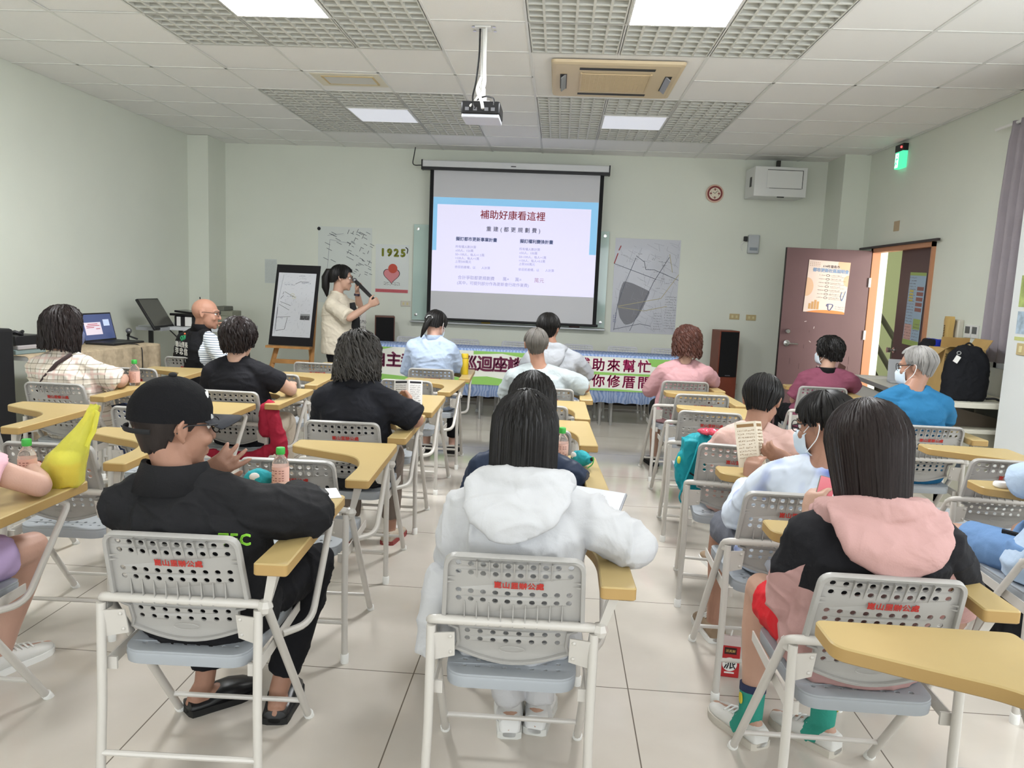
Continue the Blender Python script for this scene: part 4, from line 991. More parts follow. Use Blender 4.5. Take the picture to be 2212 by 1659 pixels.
# ---- hair
def hair_mb(M, st, seed=1):
    rnd = random.Random(seed); vol = st.get('vol', 1.0); rx, ry, rz = .080*vol*st.get('wx', 1), .099*vol, .090*vol*st.get('wz', 1); zc, yc = .022, -.012
    zb, zs, zf = st['back'], st['side'], st['front']; taper = st.get('taper', .15); af = st.get('face', 118)
    def zend(a):
        d = abs(math.degrees(a))
        if d < 55: return zb
        if d < 85: return zb+(zs-zb)*(d-55)/30
        if d < af: return zs
        if d < af+22: t = (d-af)/22; t = t*t*(3-2*t); return zs+(zf-zs)*t
        return zf
    Q = .5*math.pi*(rz+.5*(rx+ry))/2
    def path(a, s, k=1.0):
        ze = zend(a); sx, sy = math.sin(a), -math.cos(a)
        if ze > zc-.0: 
            ph = s*math.acos(max(-1, min(1, (ze-zc)/rz))); w = math.sin(ph); z = zc+rz*k*math.cos(ph)
        else:
            d = s*(Q+zc-ze)
            if d < Q: ph = d/Q*math.pi/2; w = math.sin(ph); z = zc+rz*k*math.cos(ph)
            else: z = zc-(d-Q); w = 1-taper*(d-Q)/.2
        return Vector((rx*k*w*sx, yc+ry*k*w*sy, z))
    mb = MB(); NA, NS = 72, 16; outer, inner = [], []
    for i in range(NA):
        a = -math.pi+2*math.pi*i/NA
        for j in range(NS+1):
            s = .02+.98*j/NS; p = path(a, s); rr = 1+st.get('rough', .02)*noise.noise(Vector((a*7, s*1.5, seed)))
            outer.append(M @ Vector((p.x*rr, yc+(p.y-yc)*rr, p.z+.004*noise.noise(Vector((a*11, seed, s*3)))*(j == NS)*4)))
            q = Vector((p.x*.8, yc+(p.y-yc)*.8, zc+(p.z-zc)*(.86 if p.z > zc else 1.0))); inner.append(M @ q)
    n = NS+1; mb.add(outer+inner, []); O = len(outer); fs = []
    for i in range(NA):
        k = (i+1) % NA
        for j in range(NS):
            fs.append((i*n+j, i*n+j+1, k*n+j+1, k*n+j)); fs.append((O+k*n+j, O+k*n+j+1, O+i*n+j+1, O+i*n+j))
        fs.append((i*n+NS, O+i*n+NS, O+k*n+NS, k*n+NS))
    fs.append(tuple(i*n for i in range(NA))); mb.f += fs; mb.mi += [0]*len(fs)
    for _ in range(st.get('n', 260)):
        a = rnd.uniform(-math.pi, math.pi); s0 = rnd.uniform(.03, st.get('s0', .5)); s1 = min(1.12, s0+st['len']) if 'len' in st else 1+rnd.uniform(-.06, .05)
        k = 1+rnd.uniform(.0, .035)*st.get('fluff', 1); r0 = st.get('r', .006)*rnd.uniform(.7, 1.3); pts, rs = [], []; cu = st.get('curl', 0); ph = rnd.uniform(0, 6); da = rnd.uniform(-.15, .15)*st.get('stray', 1); m = 9
        for j in range(m):
            t = j/(m-1); s = s0+(s1-s0)*t; p = path(a+da*t*t, min(s, 1.08), k+st.get('lift', 0)*t*t)
            if cu: p += Vector((math.cos(ph+t*11), math.sin(ph+t*11), .6*math.sin(ph*2+t*9)))*cu
            pts.append(M @ p); rs.append(r0*HS*(.35+.65*math.sin(math.pi*min(1, .12+t*.83))))
        mb.tube(pts, rs, 5)
    return mb
HAIR = {}
def hairmat(name, c, c2=None):
    if name in HAIR: return HAIR[name]
    M = mat(name, c, .46, .3, bump=.3, bscale=40, var=.25, vscale=30, stretch=(1, 1, .12)); HAIR[name] = M; return M
HB = hairmat('black_hair', '131110'); HBR = hairmat('dark_brown_hair', '1f1716'); HRB = hairmat('reddish_brown_hair', '4a2d25'); HG = hairmat('grey_hair', '5e5a55'); HWH = hairmat('white_grey_hair', '8d8b88'); HSG = hairmat('salt_black_hair', '35322f')
def skinmat(name, c): return mat(name, c, .5, .4, bump=.08, bscale=180, var=.05, vscale=12)
SK = skinmat('skin_light', 'b8937f'); SK2 = skinmat('skin_tan', 'a07864'); SK3 = skinmat('skin_pink', 'bf9887')
def fab(name, c, rough=.85, var=.04, bump=.12):
    if name in MATS: return MATS[name]
    M = mat(name, c, rough, .2, bump=bump, bscale=260, var=var, vscale=5); nt = M.node_tree; b = nt.nodes['Principled BSDF']
    tc = nt.nodes.new('ShaderNodeTexCoord'); n = nt.nodes.new('ShaderNodeTexNoise'); n.inputs['Scale'].default_value = 8; n.inputs['Detail'].default_value = 2; n.inputs['Distortion'].default_value = 1.8
    bp = nt.nodes.new('ShaderNodeBump'); bp.inputs['Strength'].default_value = .3; bp.inputs['Distance'].default_value = .022
    nt.links.new(tc.outputs['Object'], n.inputs[0]); nt.links.new(n.outputs[0], bp.inputs['Height'])
    old = b.inputs['Normal'].links[0].from_node; nt.links.new(bp.outputs[0], old.inputs['Normal']); return M
BL_EYE = mat('eye_white', 'e6e3df', .3); IRIS = mat('eye_dark', '1c1412', .2)
MASKM = mat('mask_blue', 'c9d6e0', .8)
STY = {
 'long': dict(back=-.27, side=-.26, front=.075, vol=1.09, taper=.02, n=420, r=.0065, rough=.012, stray=.5, face=112, s0=.35),
 'bob': dict(back=-.115, side=-.125, front=.07, vol=1.13, taper=.12, n=560, r=.0048, rough=.025, stray=.6, fluff=.8, face=112, s0=.4),
 'shortw': dict(back=-.078, side=-.045, front=.065, vol=1.13, taper=.42, n=420, r=.006, rough=.05, fluff=1.7, face=118, len=.42, s0=.62, lift=.035, curl=.004, stray=1.6),
 'wavy': dict(back=-.125, side=-.115, front=.07, vol=1.15, taper=-.08, n=420, r=.0058, rough=.07, fluff=2.2, curl=.014, stray=2.4, face=118, lift=.05),
 'curly': dict(back=-.095, side=-.08, front=.06, vol=1.18, taper=-.02, n=520, r=.007, rough=.07, fluff=1.5, curl=.009, stray=1.5, face=118, len=.45, s0=.65),
 'boy': dict(back=-.050, side=.012, front=.055, vol=1.05, taper=.85, n=420, r=.0055, rough=.03, fluff=1.3, face=112, len=.55, s0=.65, lift=.02),
 'man': dict(back=-.048, side=.016, front=.08, vol=1.04, taper=.95, n=380, r=.0045, rough=.02, fluff=1.0, face=108, len=.45, s0=.65, lift=.01),
 'tied': dict(back=-.045, side=-.005, front=.06, vol=1.05, taper=.3, n=260, r=.005, rough=.01, stray=.4, face=116),
 'buzz': dict(back=-.062, side=-.004, front=.06, vol=.965, taper=.85, n=0, rough=.005, face=106),
}
def rnd_dir(a): return Vector(a).normalized()
PEOPLE = {}
def person(key, label, base, J, head, hair=None, hmat=None, skin=SK, shirt=None, sleeve=('short', .72), trousers=None, leg=1.0, shoes=None, g=1.0, hands=None, vox=.0065, glasses=False, mask=None, eyes=True, wr=.006, wsc=(8, 8, 14), shirtfn=None, shirtmats=None, depth=1.0, seed=1, hipz=.5, sadd=.014, socks=None, barefoot=False, stand=False, low=True):
    J = {k: Vector(v) for k, v in J.items()}
    bx, by = base
    rt = Vector(J.get('rt', (1, 0, 0))).normalized(); J['rt'] = rt; fw = V(0, 0, 1).cross(rt)
    J.setdefault('hip', V(bx, by-.01, hipz))
    hp = J['hip']
    for s, q in ((-1, 'L'), (1, 'R')):
        J.setdefault('el'+q, J['sh'+q] + rt*s*.05 + fw*.09 - V(0, 0, .225))
        J.setdefault('wr'+q, J['el'+q] - rt*s*.13 + fw*.18 - V(0, 0, .0))
        J.setdefault('th'+q, hp + rt*s*.085)
        J.setdefault('kn'+q, hp + rt*s*.11 + fw*.375 - V(0, 0, .0))
        J.setdefault('an'+q, J['kn'+q] + fw*(-.02) - V(0, 0, J['kn'+q].z-.075))
        J.setdefault('toe'+q, J['an'+q] + fw*.15 + rt*s*.02)
    t = thing('person', label, 'person', (bx, by, 0), 0); at = t.location.copy(); PEOPLE[key] = t
    M = head_matrix(Vector(head[0]), *head[1:5])
    b = MB()
    torso(b, J, -.008, g*.94, depth=depth); head_parts(b, M, J['neck'])
    for q, s in (('L', -1), ('R', 1)):
        sh, el, wr_ = J['sh'+q], J['el'+q], J['wr'+q]
        limb(b, [sh+V(0, 0, -.014), lerp(sh, el, .5), el], [.042*g, .042*g, .036]); limb(b, [el, lerp(el, wr_, .3), wr_], [.037, .038, .025])
        hd = (hands or {}).get(q, {})
        d = Vector(hd.get('d', (wr_-el).normalized())); n = Vector(hd.get('n', (0, 0, -1)))
        if abs(d.normalized().dot(n.normalized())) > .95: n = fw
        hand_parts(b, wr_, d, n, hd.get('side', s*-1*-1), hd.get('curl', (.35, .4, .45, .5)), hd.get('spread', .05), hd.get('thumb', .6))
        th, kn, an, toe = J['th'+q], J['kn'+q], J['an'+q], J['toe'+q]
        limb(b, [th, lerp(th, kn, .5), kn], [.078*g, .068*g, .050]); limb(b, [kn, lerp(kn, an, .3), lerp(kn, an, .75), an], [.050, .052, .036, .032])
        fd = (toe-an); fd.z = 0; fd.normalize(); heel = an - fd*.035 + V(0, 0, -an.z+.03); ball = an + fd*.125 + V(0, 0, -an.z+.024)
        limb(b, [heel, lerp(heel, ball, .5)+V(0, 0, .012), ball], [.028, .030, .026]); b.tube([an, heel+V(0, 0, .01)], [.031, .029], 10); limb(b, [ball, ball+fd*.045], [.026, .016])
    body = link('body', remesh(b, vox, 4), skin, t, at=at, ang=180)
    if eyes:
        for s in (-1, 1):
            e = MB(); e.sph(M @ V(s*.030, .069, .002), .0125*HS, 10); e.build('eye', BL_EYE, t, at=at)
            e = MB(); e.sph(M @ V(s*.030, .0775, .002), .0062*HS, 8); e.build('iris', IRIS, t, at=at)
            e = MB(); e.tube([M @ V(s*.012, .087, .020), M @ V(s*.03, .083, .026), M @ V(s*.05, .067, .021)], [.0025, .0032, .002], 6); e.build('eyebrow', hmat or HB, t, at=at)
    if shirt:
        c = MB(); torso(c, J, sadd, g, depth=depth)
        for q in 'LR':
            sh, el, wr_ = J['sh'+q], J['el'+q], J['wr'+q]; kind, fr = sleeve if isinstance(sleeve, tuple) else ('long', sleeve)
            if kind == 'none': continue
            if kind == 'short':
                e = lerp(sh, el, fr); sh = sh+V(0, 0, -.014); limb(c, [sh, lerp(sh, e, .6)], [.047*g+sadd*.7, .051*g+sadd*.6]); c.tube([lerp(sh, e, .3), e], [.051*g+sadd*.6, .050*g+sadd*.9], 14)
            else:
                sh = sh+V(0, 0, -.014); limb(c, [sh, lerp(sh, el, .5), el], [.046*g+sadd*.8, .047*g+sadd*.9, .042*g+sadd*.8]); e = lerp(el, wr_, fr)
                c.tube([el, lerp(el, e, .4), e], [.043*g+sadd*.8, .042+sadd*.8, .032+sadd*.6], 14)
        so = link('shirt', remesh(c, vox+.0005, 6, wr, wsc, seed), shirtmats or shirt, t, at=at, ang=180)
        if shirtfn:
            for p in so.data.polygons: p.material_index = shirtfn(p.center + at, p.normal)
    if trousers:
        c = MB(); rings = []
        for dz, a_, b_ in ((-.065, .145*g, .11*g), (-.03, .165*g, .125*g), (.04, .165*g, .125*g), (.075, .158*g, .118*g)): rings.append(ell_ring(hp+V(0, 0, dz), rt, fw, a_, b_*depth))
        c.loft(rings)
        for q in 'LR':
            th, kn, an = J['th'+q], J['kn'+q], J['an'+q]
            if leg < .5:
                e = lerp(th, kn, leg*2); limb(c, [th, lerp(th, e, .6)], [.086*g, .082*g]); c.tube([lerp(th, e, .3), e], [.083*g, .078*g], 14)
            else:
                limb(c, [th, lerp(th, kn, .5), kn], [.086*g, .078*g, .062]); e = lerp(kn, an, (leg-.5)*2); c.tube([kn, lerp(kn, e, .4), e], [.062, .060, .050], 14)
        link('trousers', remesh(c, vox+.001, 5, wr*.8, (9, 9, 9), seed+5), trousers, t, at=at, ang=180)
    if shoes and low:
        for q in 'LR': shoe(t, at, J['an'+q], J['toe'+q], shoes)
    if socks:
        for q in 'LR':
            an, kn = J['an'+q], J['kn'+q]; c = MB(); fd = (J['toe'+q]-an); fd.z = 0; fd.normalize(); c.tube([an - V(0, 0, .055) + fd*.035, an - V(0, 0, .025) + fd*.008, an + V(0, 0, .01), lerp(an, kn, .24)], [.046, .044, .038, .041], 14); c.build('sock', socks, t, at=at)
    if hair:
        link('hair', hair_mb(M, dict(STY[hair], **(head[5] if len(head) > 5 else {})), seed).mesh('hair'), hmat, t, at=at, ang=60)
    if glasses: specs(t, at, M)
    if mask: face_mask(t, at, M, mask)
    t['_'] = 0; del t['_']
    return t, at, M, J
def shoe(t, at, an, toe, style):
    fd = (toe-an); fd.z = 0; fd.normalize(); sd = V(fd.y, -fd.x, 0); kind, m, m2 = style; z0 = 0.0
    o = V(an.x, an.y, 0); f = MB()
    prof = [(-.062, .022, .02), (-.055, .034, .062), (-.02, .037, .075), (.03, .038, .068), (.075, .044, .056), (.115, .047, .046), (.15, .042, .038), (.175, .026, .030), (.183, .012, .022)]
    if kind == 'clog': prof = [(-.062, .02, .022), (-.056, .036, .04), (-.03, .040, .036), (.0, .042, .036), (.05, .048, .062), (.10, .054, .060), (.15, .048, .048), (.178, .03, .036), (.186, .012, .026)]
    rings = []
    for y, hw, h in prof:
        c = o + fd*y; ring = []
        for k in range(16):
            a = 2*math.pi*k/16; x = hw*math.copysign(abs(math.cos(a))**.8, math.cos(a)); z = h*.5 + h*.5*math.copysign(abs(math.sin(a))**.8, math.sin(a)); ring.append(c + sd*x + V(0, 0, z0+.006+z*.98))
        rings.append(ring)
    f.loft(rings); s = f.build('shoe', m, t, at=at, ang=60)
    f = MB(); out = []
    for y, hw, h in prof: out.append((y, hw*1.07+.002))
    poly = [o+fd*y+sd*w for y, w in out] + [o+fd*y-sd*w for y, w in reversed(out)]
    f.loft([[p+V(0, 0, 0) for p in poly], [p+V(0, 0, .022) for p in poly]]); f.build('sole', m2, s)
    s.children[0].data.transform(Matrix.Translation(-at))
    if kind == 'sneaker':
        f = MB()
        for k in range(4):
            y = .035+.02*k; c = o+fd*y; h = .075-.005*k; f.tube([c+sd*.028+V(0, 0, h-.006), c+V(0, 0, h+.004), c-sd*.028+V(0, 0, h-.006)], .0035, 5)
        l = f.build('lace', mat('lace_white', 'e3e3e0', .8), s); l.data.transform(Matrix.Translation(-at))
def specs(t, at, M, m=None):
    f = MB()
    for s in (-1, 1):
        f.tube([M @ V(s*.031+.025*math.cos(a*.3927), .094-.35*abs(s*.031+.025*math.cos(a*.3927)) * abs(s*.031+.025*math.cos(a*.3927))*3, .003+.020*math.sin(a*.3927)) for a in range(17)], .0018, 6)
        f.tube(fillet([M @ V(s*.055, .085, .008), M @ V(s*.077, .07, .010), M @ V(s*.081, -.01, .012), M @ V(s*.079, -.03, -.008)], .02, 4), .002, 6)
    f.tube([M @ V(-.007, .098, .008), M @ V(0, .102, .010), M @ V(.007, .098, .008)], .0018, 6)
    f.build('glasses', m or BLACK, t, at=at)
def face_mask(t, at, M, m):
    f = MB(); rows = []
    for i, z in enumerate((-.012, -.03, -.05, -.07, -.09, -.108)):
        r = []
        for k in range(13):
            u = -1+2*k/12; y = .122*(1-.0*u)-(.055*u*u+.02*u**4)-(.012 if i in (0,) else 0)-(.03 if i == 5 else .008 if i == 4 else 0); r.append(M @ V(u*(.062 if i else .05), y-.004, z-.0*u))
        rows.append(r)
    f.loft(rows, caps=False, closed=False)
    o = f.build('face_mask', m, t, at=at); sm = o.modifiers.new('thickness', 'SOLIDIFY'); sm.thickness = .002
    f = MB()
    for s in (-1, 1): f.tube(fillet([M @ V(s*.06, .045, -.02), M @ V(s*.079, -.01, .022), M @ V(s*.088, -.034, .005), M @ V(s*.079, -.016, -.04), M @ V(s*.058, .045, -.09)], .03, 5), .0018, 5)
    l = f.build('ear_loop', mat('mask_loop', 'eceff1', .7), o); l.data.transform(Matrix.Translation(-at))

def collar(t, at, nk, rt, m, r=.066, h=.03, tilt=.35, open_=40, name='collar', flare=.012):
    f = MB(); rt = Vector(rt).normalized(); fw = V(0, 0, 1).cross(rt); ro, ri = [], []
    N = 28; rows = [[], [], [], []]
    for k in range(N+1):
        a = R(90+open_/2) + (2*math.pi-R(open_))*k/N; c, s = math.cos(a), math.sin(a); dz = -tilt*.06*(s) - .0
        p = lambda rr, z: nk + rt*(rr*c) + fw*(rr*s*.95) + V(0, 0, z - .030*max(0, s))
        rows[0].append(p(r-.004, 0)); rows[1].append(p(r-.006, h)); rows[2].append(p(r+.002, h+.002)); rows[3].append(p(r+flare, -.006))
    f.loft(rows, caps=False, closed=False)
    o = f.build(name, m, t, at=at, ang=70); s = o.modifiers.new('thickness', 'SOLIDIFY'); s.thickness = .003; return o
def hood(t, at, nk, rt, m, s=1.0, down=.09, seed=3, wid=.125, name='hood', skew=0, back=0):
    c = MB(); rt = Vector(rt).normalized(); fw = V(0, 0, 1).cross(rt); P = lambda x, y, z: nk + (rt*x + fw*y)*s + V(0, 0, z*s)
    arc = [P(.10*math.cos(R(a)), .085*math.sin(R(a))-.005, -.005-.03*math.sin(R(a))) for a in range(130, 411, 14)]
    c.tube(arc, [.022*s]*2+[.034*s]*(len(arc)-4)+[.022*s]*2, 12)
    rings = []
    for k in range(13):
        v = k/12; w = wid*(1.06-.12*v)*max(.12, 1-v**3.2)**.5; rings.append(ell_ring(P(skew*v*.06, -.075-.055*math.sin(min(1, v*1.5)*1.57)-back*v, .02-(.05+down*1.9)*v), rt*s, (fw*.9+V(0, 0, .3)).normalized()*s, w, .052*(1-.45*v), 22, 2.2))
    c.loft(rings)
    return link(name, remesh(c, .007, 9, .009, (10, 10, 14), seed), m, t, at=at, ang=180)
def sheet_mesh(pts_grid): f = MB(); f.loft(pts_grid, caps=False, closed=False); return f

# ---- man in black cap and jacket
JK = fab('black_jacket', '1d1d1f', .75, .1, .1); KT = fab('black_trousers', '17171a', .9)
t, at, M, J = person('P2', 'man in a black cap and black jacket at the near left, hand at chin', (-.953, 2.04),
    dict(neck=(-1.005, 1.935, .885), shL=(-1.14, 1.92, .815), shR=(-.79, 1.95, .81), elR=(-.672, 2.04, .765), wrR=(-.80, 2.26, .765), elL=(-1.14, 2.15, .69), wrL=(-1.035, 2.15, .825), knL=(-1.08, 2.36, .49), anL=(-1.105, 2.29, .085), toeL=(-1.0, 2.41, .05), knR=(-.76, 2.38, .49), anR=(-.85, 2.28, .085), toeR=(-.87, 2.44, .05)),
    ((-1.037, 1.99, 1.012), -38, -4, 0, HS*1.17), 'buzz', hairmat('cropped_dark_hair', '2b2523'), SK2, JK, ('long', .93), KT, .93, None, 1.08,
    {'L': dict(d=(.78, .05, .55), n=(-.5, .85, .1), curl=(.15, .25, .3, .35), spread=.16, thumb=.2)}, .005, True, None, wr=.012, wsc=(7, 7, 9), sadd=.024, seed=2)
collar(t, at, J['neck']+V(-.008, .010, -.028), (1, .05, 0), JK, .080, .066, open_=30, flare=.03, name='stand_collar')
f = MB(); dome = []
for i in range(11):
    ph = R(9*i+1); w = .090*HS*math.sin(ph); z = .030+.094*HS*math.cos(ph)
    dome.append([M @ V(w/HS*math.cos(a*.2618)*.93, -.010+w/HS*1.13*math.sin(a*.2618), z+.004 if i < 10 else z-.012) for a in range(24)])
f.loft(dome); f.build('cap_crown', fab('cap_black', '141416', .9, .05, .3), t, at=at)
f = MB(); f.sph(M @ V(0, -.01, .126), (.012, .012, .007), 10); f.build('cap_button', BLACKM, t, at=at)
f = MB(); r0, r1 = [], []
for k in range(17):
    u = -1+2*k/16; r0.append(M @ V(.072*u, .085-.055*u*u, .024)); r1.append(M @ V(.070*u, .175-.085*u*u, .020-.022*u*u))
f.loft([r0, r1], caps=False, closed=False); o = f.build('cap_brim', fab('cap_brim_grey', '3c3d41', .8), t, at=at); o.modifiers.new('thickness', 'SOLIDIFY').thickness = .005
f = MB(); r0, r1 = [], []
for k in range(13):
    a = R(50+80*k/12); r0.append(M @ V(.087*math.cos(a), -.010+.102*math.sin(a), .022)); r1.append(M @ V(.076*math.cos(a), -.012+.085*math.sin(a), .090))
f.loft([r0, r1], caps=False, closed=False); o = f.build('cap_front_panel', fab('cap_white', 'dcdcda', .8), t, at=at); o.modifiers.new('thickness', 'SOLIDIFY').thickness = .004
f = MB(); f.tube([M @ V(.086*math.cos(R(a)), -.012+.104*math.sin(R(a)), -.004) for a in range(225, 316, 9)], .007, 6, flat=(1, .4)); f.build('cap_strap', BLACKM, t, at=at)
LG = mat('lime_logo', '86c93a', .6, emit=0)
f = MB(); f.tube([(-.700, 2.005, .815), (-.688, 2.01, .803), (-.678, 2.005, .799), (-.668, 2.0, .802)], .0035, 6); f.build('sleeve_logo', LG, t, at=at)
text('back_lettering', 'TEC', .042, LG, Matrix.Translation(-at) @ wallM(-.795, 1.822, .757, R(6)), t, bold=-.0012, space=1.15)
for s, an, toe in ((-1, J['anL'], J['toeL']), (1, J['anR'], J['toeR'])):
    shoe(t, at, an + V(0, 0, 0), toe, ('clog', mat('black_rubber', '1b1b1c', .35), mat('black_rubber_sole', '141414', .6)))

# ---- white hooded jacket
WJ = fab('white_jacket', 'c0c1c3', .8, .02, .1)
t, at, M, J = person('P12', 'person with long straight black hair in a white hooded jacket, seated front centre', (-.078, 2.04),
    dict(neck=(-.070, 1.945, .925), shL=(-.208, 1.945, .85), shR=(.092, 1.95, .85), elR=(.240, 1.94, .762), wrR=(.12, 2.2, .765), elL=(-.245, 2.02, .655), wrL=(-.15, 2.2, .60), anL=(-.09, 2.30, .075), anR=(.0, 2.33, .075), toeL=(-.1, 2.45, .05), toeR=(.02, 2.48, .05)),
    ((-.070, 1.99, 1.043), -3, -4, 0), 'long', HB, SK, WJ, ('long', .95), fab('white_trousers', 'c0c0c1'), .98, ('sneaker', mat('white_shoe', 'dcdcda', .6), mat('white_sole', 'cfcfca', .6)), .98, None, .006, wr=.019, wsc=(8, 8, 5), sadd=.020, seed=5, depth=1.0, socks=mat('white_sock', 'c9c9c8', .9))
hood(t, at, J['neck']+V(.0, .015, -.005), (1, .0, 0), WJ, 1.05, .04, 4, .128, skew=-.5)
c = MB(); c.loft([ell_ring(V(-.085, 2.03, z), V(1, 0, 0), V(0, 1, 0), a, b_, 24) for z, a, b_ in ((.44, .20, .115), (.50, .195, .12), (.62, .185, .12))]); c.tube([(-.27, 1.97, .66), (-.295, 1.96, .42)], [.05, .055], 12)
link('jacket_hem', remesh(c, .008, 6, .012, (9, 9, 7), 3), WJ, t, at=at, ang=180)

# ---- girl in navy jacket
NV = fab('navy_nylon', '2a3448', .5, .1, .08)
t, at, M, J = person('P11', 'girl with long black hair in a navy jacket, second row centre', (-.085, 2.83),
    dict(neck=(-.085, 2.79, .825), shL=(-.245, 2.78, .765), shR=(.075, 2.79, .75), elR=(.115, 2.93, .62), wrR=(.02, 3.08, .64), elL=(-.29, 2.90, .57)), ((-.078, 2.83, .995), 0, -10, 0, HS*1.04), 'long', HB, SK, NV, ('long', .95), fab('dark_trousers', '25252a'), .93, ('sneaker', mat('dark_shoe', '2c2b2b', .6), WHITEP), 1.0, None, .0075, wr=.014, wsc=(10, 10, 10), sadd=.022, seed=7)

# ---- girl in pink and black hoodie
PK = fab('dusty_pink_cotton', 'b8938f', .85, .03, .12); HK = fab('black_cotton', '1f1f22', .85)
PKT = fab('pink_black_cotton', 'b8938f', .85, .03, .1); nt = PKT.node_tree; b_ = nt.nodes['Principled BSDF']; base = b_.inputs['Base Color'].links[0].from_socket
def nm(op, a, b=None):
    n = nt.nodes.new('ShaderNodeMath'); n.operation = op
    for i, v in enumerate((a, b)):
        if v is None: continue
        if isinstance(v, (int, float)): n.inputs[i].default_value = v
        else: nt.links.new(v, n.inputs[i])
    return n.outputs[0]
tc_ = nt.nodes.new('ShaderNodeTexCoord'); sp_ = nt.nodes.new('ShaderNodeSeparateXYZ'); nt.links.new(tc_.outputs['Object'], sp_.inputs[0])
ax = nm('ABSOLUTE', nm('SUBTRACT', sp_.outputs['X'], .015)); zz = sp_.outputs['Z']
yoke = nm('GREATER_THAN', nm('ADD', zz, nm('MULTIPLY', ax, .25)), .725)
cuff = nm('MULTIPLY', nm('GREATER_THAN', ax, .185), nm('LESS_THAN', nm('ADD', zz, nm('MULTIPLY', ax, 1.2)), .975))
fac = nm('MULTIPLY', yoke, nm('SUBTRACT', 1.0, cuff)); mx = nt.nodes.new('ShaderNodeMix'); mx.data_type = 'RGBA'
nt.links.new(fac, mx.inputs[0]); nt.links.new(base, mx.inputs[6]); mx.inputs[7].default_value = lin('1f1f22'); nt.links.new(mx.outputs[2], b_.inputs['Base Color'])
t, at, M, J = person('P16', 'girl with a dark bob in a pink and black hoodie holding a phone', (.838, 2.05),
    dict(neck=(0.851, 1.965, 0.895), shL=(0.697, 1.960, 0.822), shR=(1.019, 1.960, 0.822), elL=(0.687, 2.075, 0.597), wrL=(0.793, 2.274, 0.764), elR=(1.142, 2.065, 0.623), wrR=(0.996, 2.306, 0.707), knL=(.705, 2.40, .49), anL=(.69, 2.34, .08), toeL=(.62, 2.48, .05), knR=(.95, 2.40, .49), anR=(.915, 2.33, .08), toeR=(.82, 2.45, .05), hip=(.845, 2.03, .50)),
    ((0.831, 2.012, 1.044), 10, -16, 0, HS*1.06, dict(back=-.165, side=-.165, vol=1.20, taper=.2)), 'bob', HBR, SK, PKT, ('long', .95), fab('red_shorts', 'c8282f', .7), .36, ('sneaker', mat('white_sneaker', 'd5d4cf', .6, bump=.1), mat('cream_sole', 'c4beb2', .6)), 1.0,
    {'L': dict(d=(.25, .35, .85), n=(.75, .5, -.1), curl=(.5, .6, .6, .6), thumb=1.0)}, .0055, wr=.010, wsc=(8, 8, 10), sadd=.03, seed=9, socks=mat('green_sock', '2f8f7d', .9, bump=.3))
hood(t, at, J['neck']+V(.0, .02, -.01), (1, .02, 0), PK, 1.18, .035, 6, .122)
for q in 'LR':
    an, kn = J['an'+q], J['kn'+q]; f = MB(); f.tube([lerp(an, kn, .20), lerp(an, kn, .255)], .0425, 14); f.build('sock_cuff', mat('navy_cuff', '2b3350', .9), t, at=at)
    f = MB(); f.lathe([(0, 0), (.018, 0), (.018, .003), (0, .003)], 14, Matrix.Translation(an + V(-.038 if q == 'L' else .038, -.0, .06)) @ Matrix.Rotation(R(90), 4, 'Y')); f.build('sock_motif', mat('yellow_motif', 'd7c63a', .8), t, at=at)
c = MB(); c.tube([J['thL']+V(-.03, .16, .03), J['thL']+V(-.075, .10, -.03)], .004, 6); c.tube([J['thL']+V(-.085, .1, .01), J['thL']+V(-.08, .24, .0)], .004, 6); c.build('shorts_piping', WHITEP, t, at=at)
f = MB(); wl = J['wrL']; d_ = (wl-J['elL']).normalized(); f.tube([wl-d_*.03, wl-d_*.012], .031, 14); f.build('wristband', BLACK, t, at=at)
ph = thing('smartphone', 'phone with a red and white screen held by the girl in the pink hoodie', 'phone', (.845, 2.285, .83)); ph.rotation_euler = (R(-38), R(8), R(-22))
MB().box(-.036, .036, -.004, .004, -.072, .072).build('case', mat('khaki_case', '6a6250', .5), ph, bevel=.004); MB().box(-.033, .033, -.0046, -.0038, -.068, .068).build('screen', mat('phone_red', 'b9525e', .2, emit=.25), ph, smooth=False)
MB().box(.012, .033, -.0052, -.0045, -.04, .05).build('screen_panel', mat('phone_white', 'e4dfe0', .2, emit=.3), ph, smooth=False)

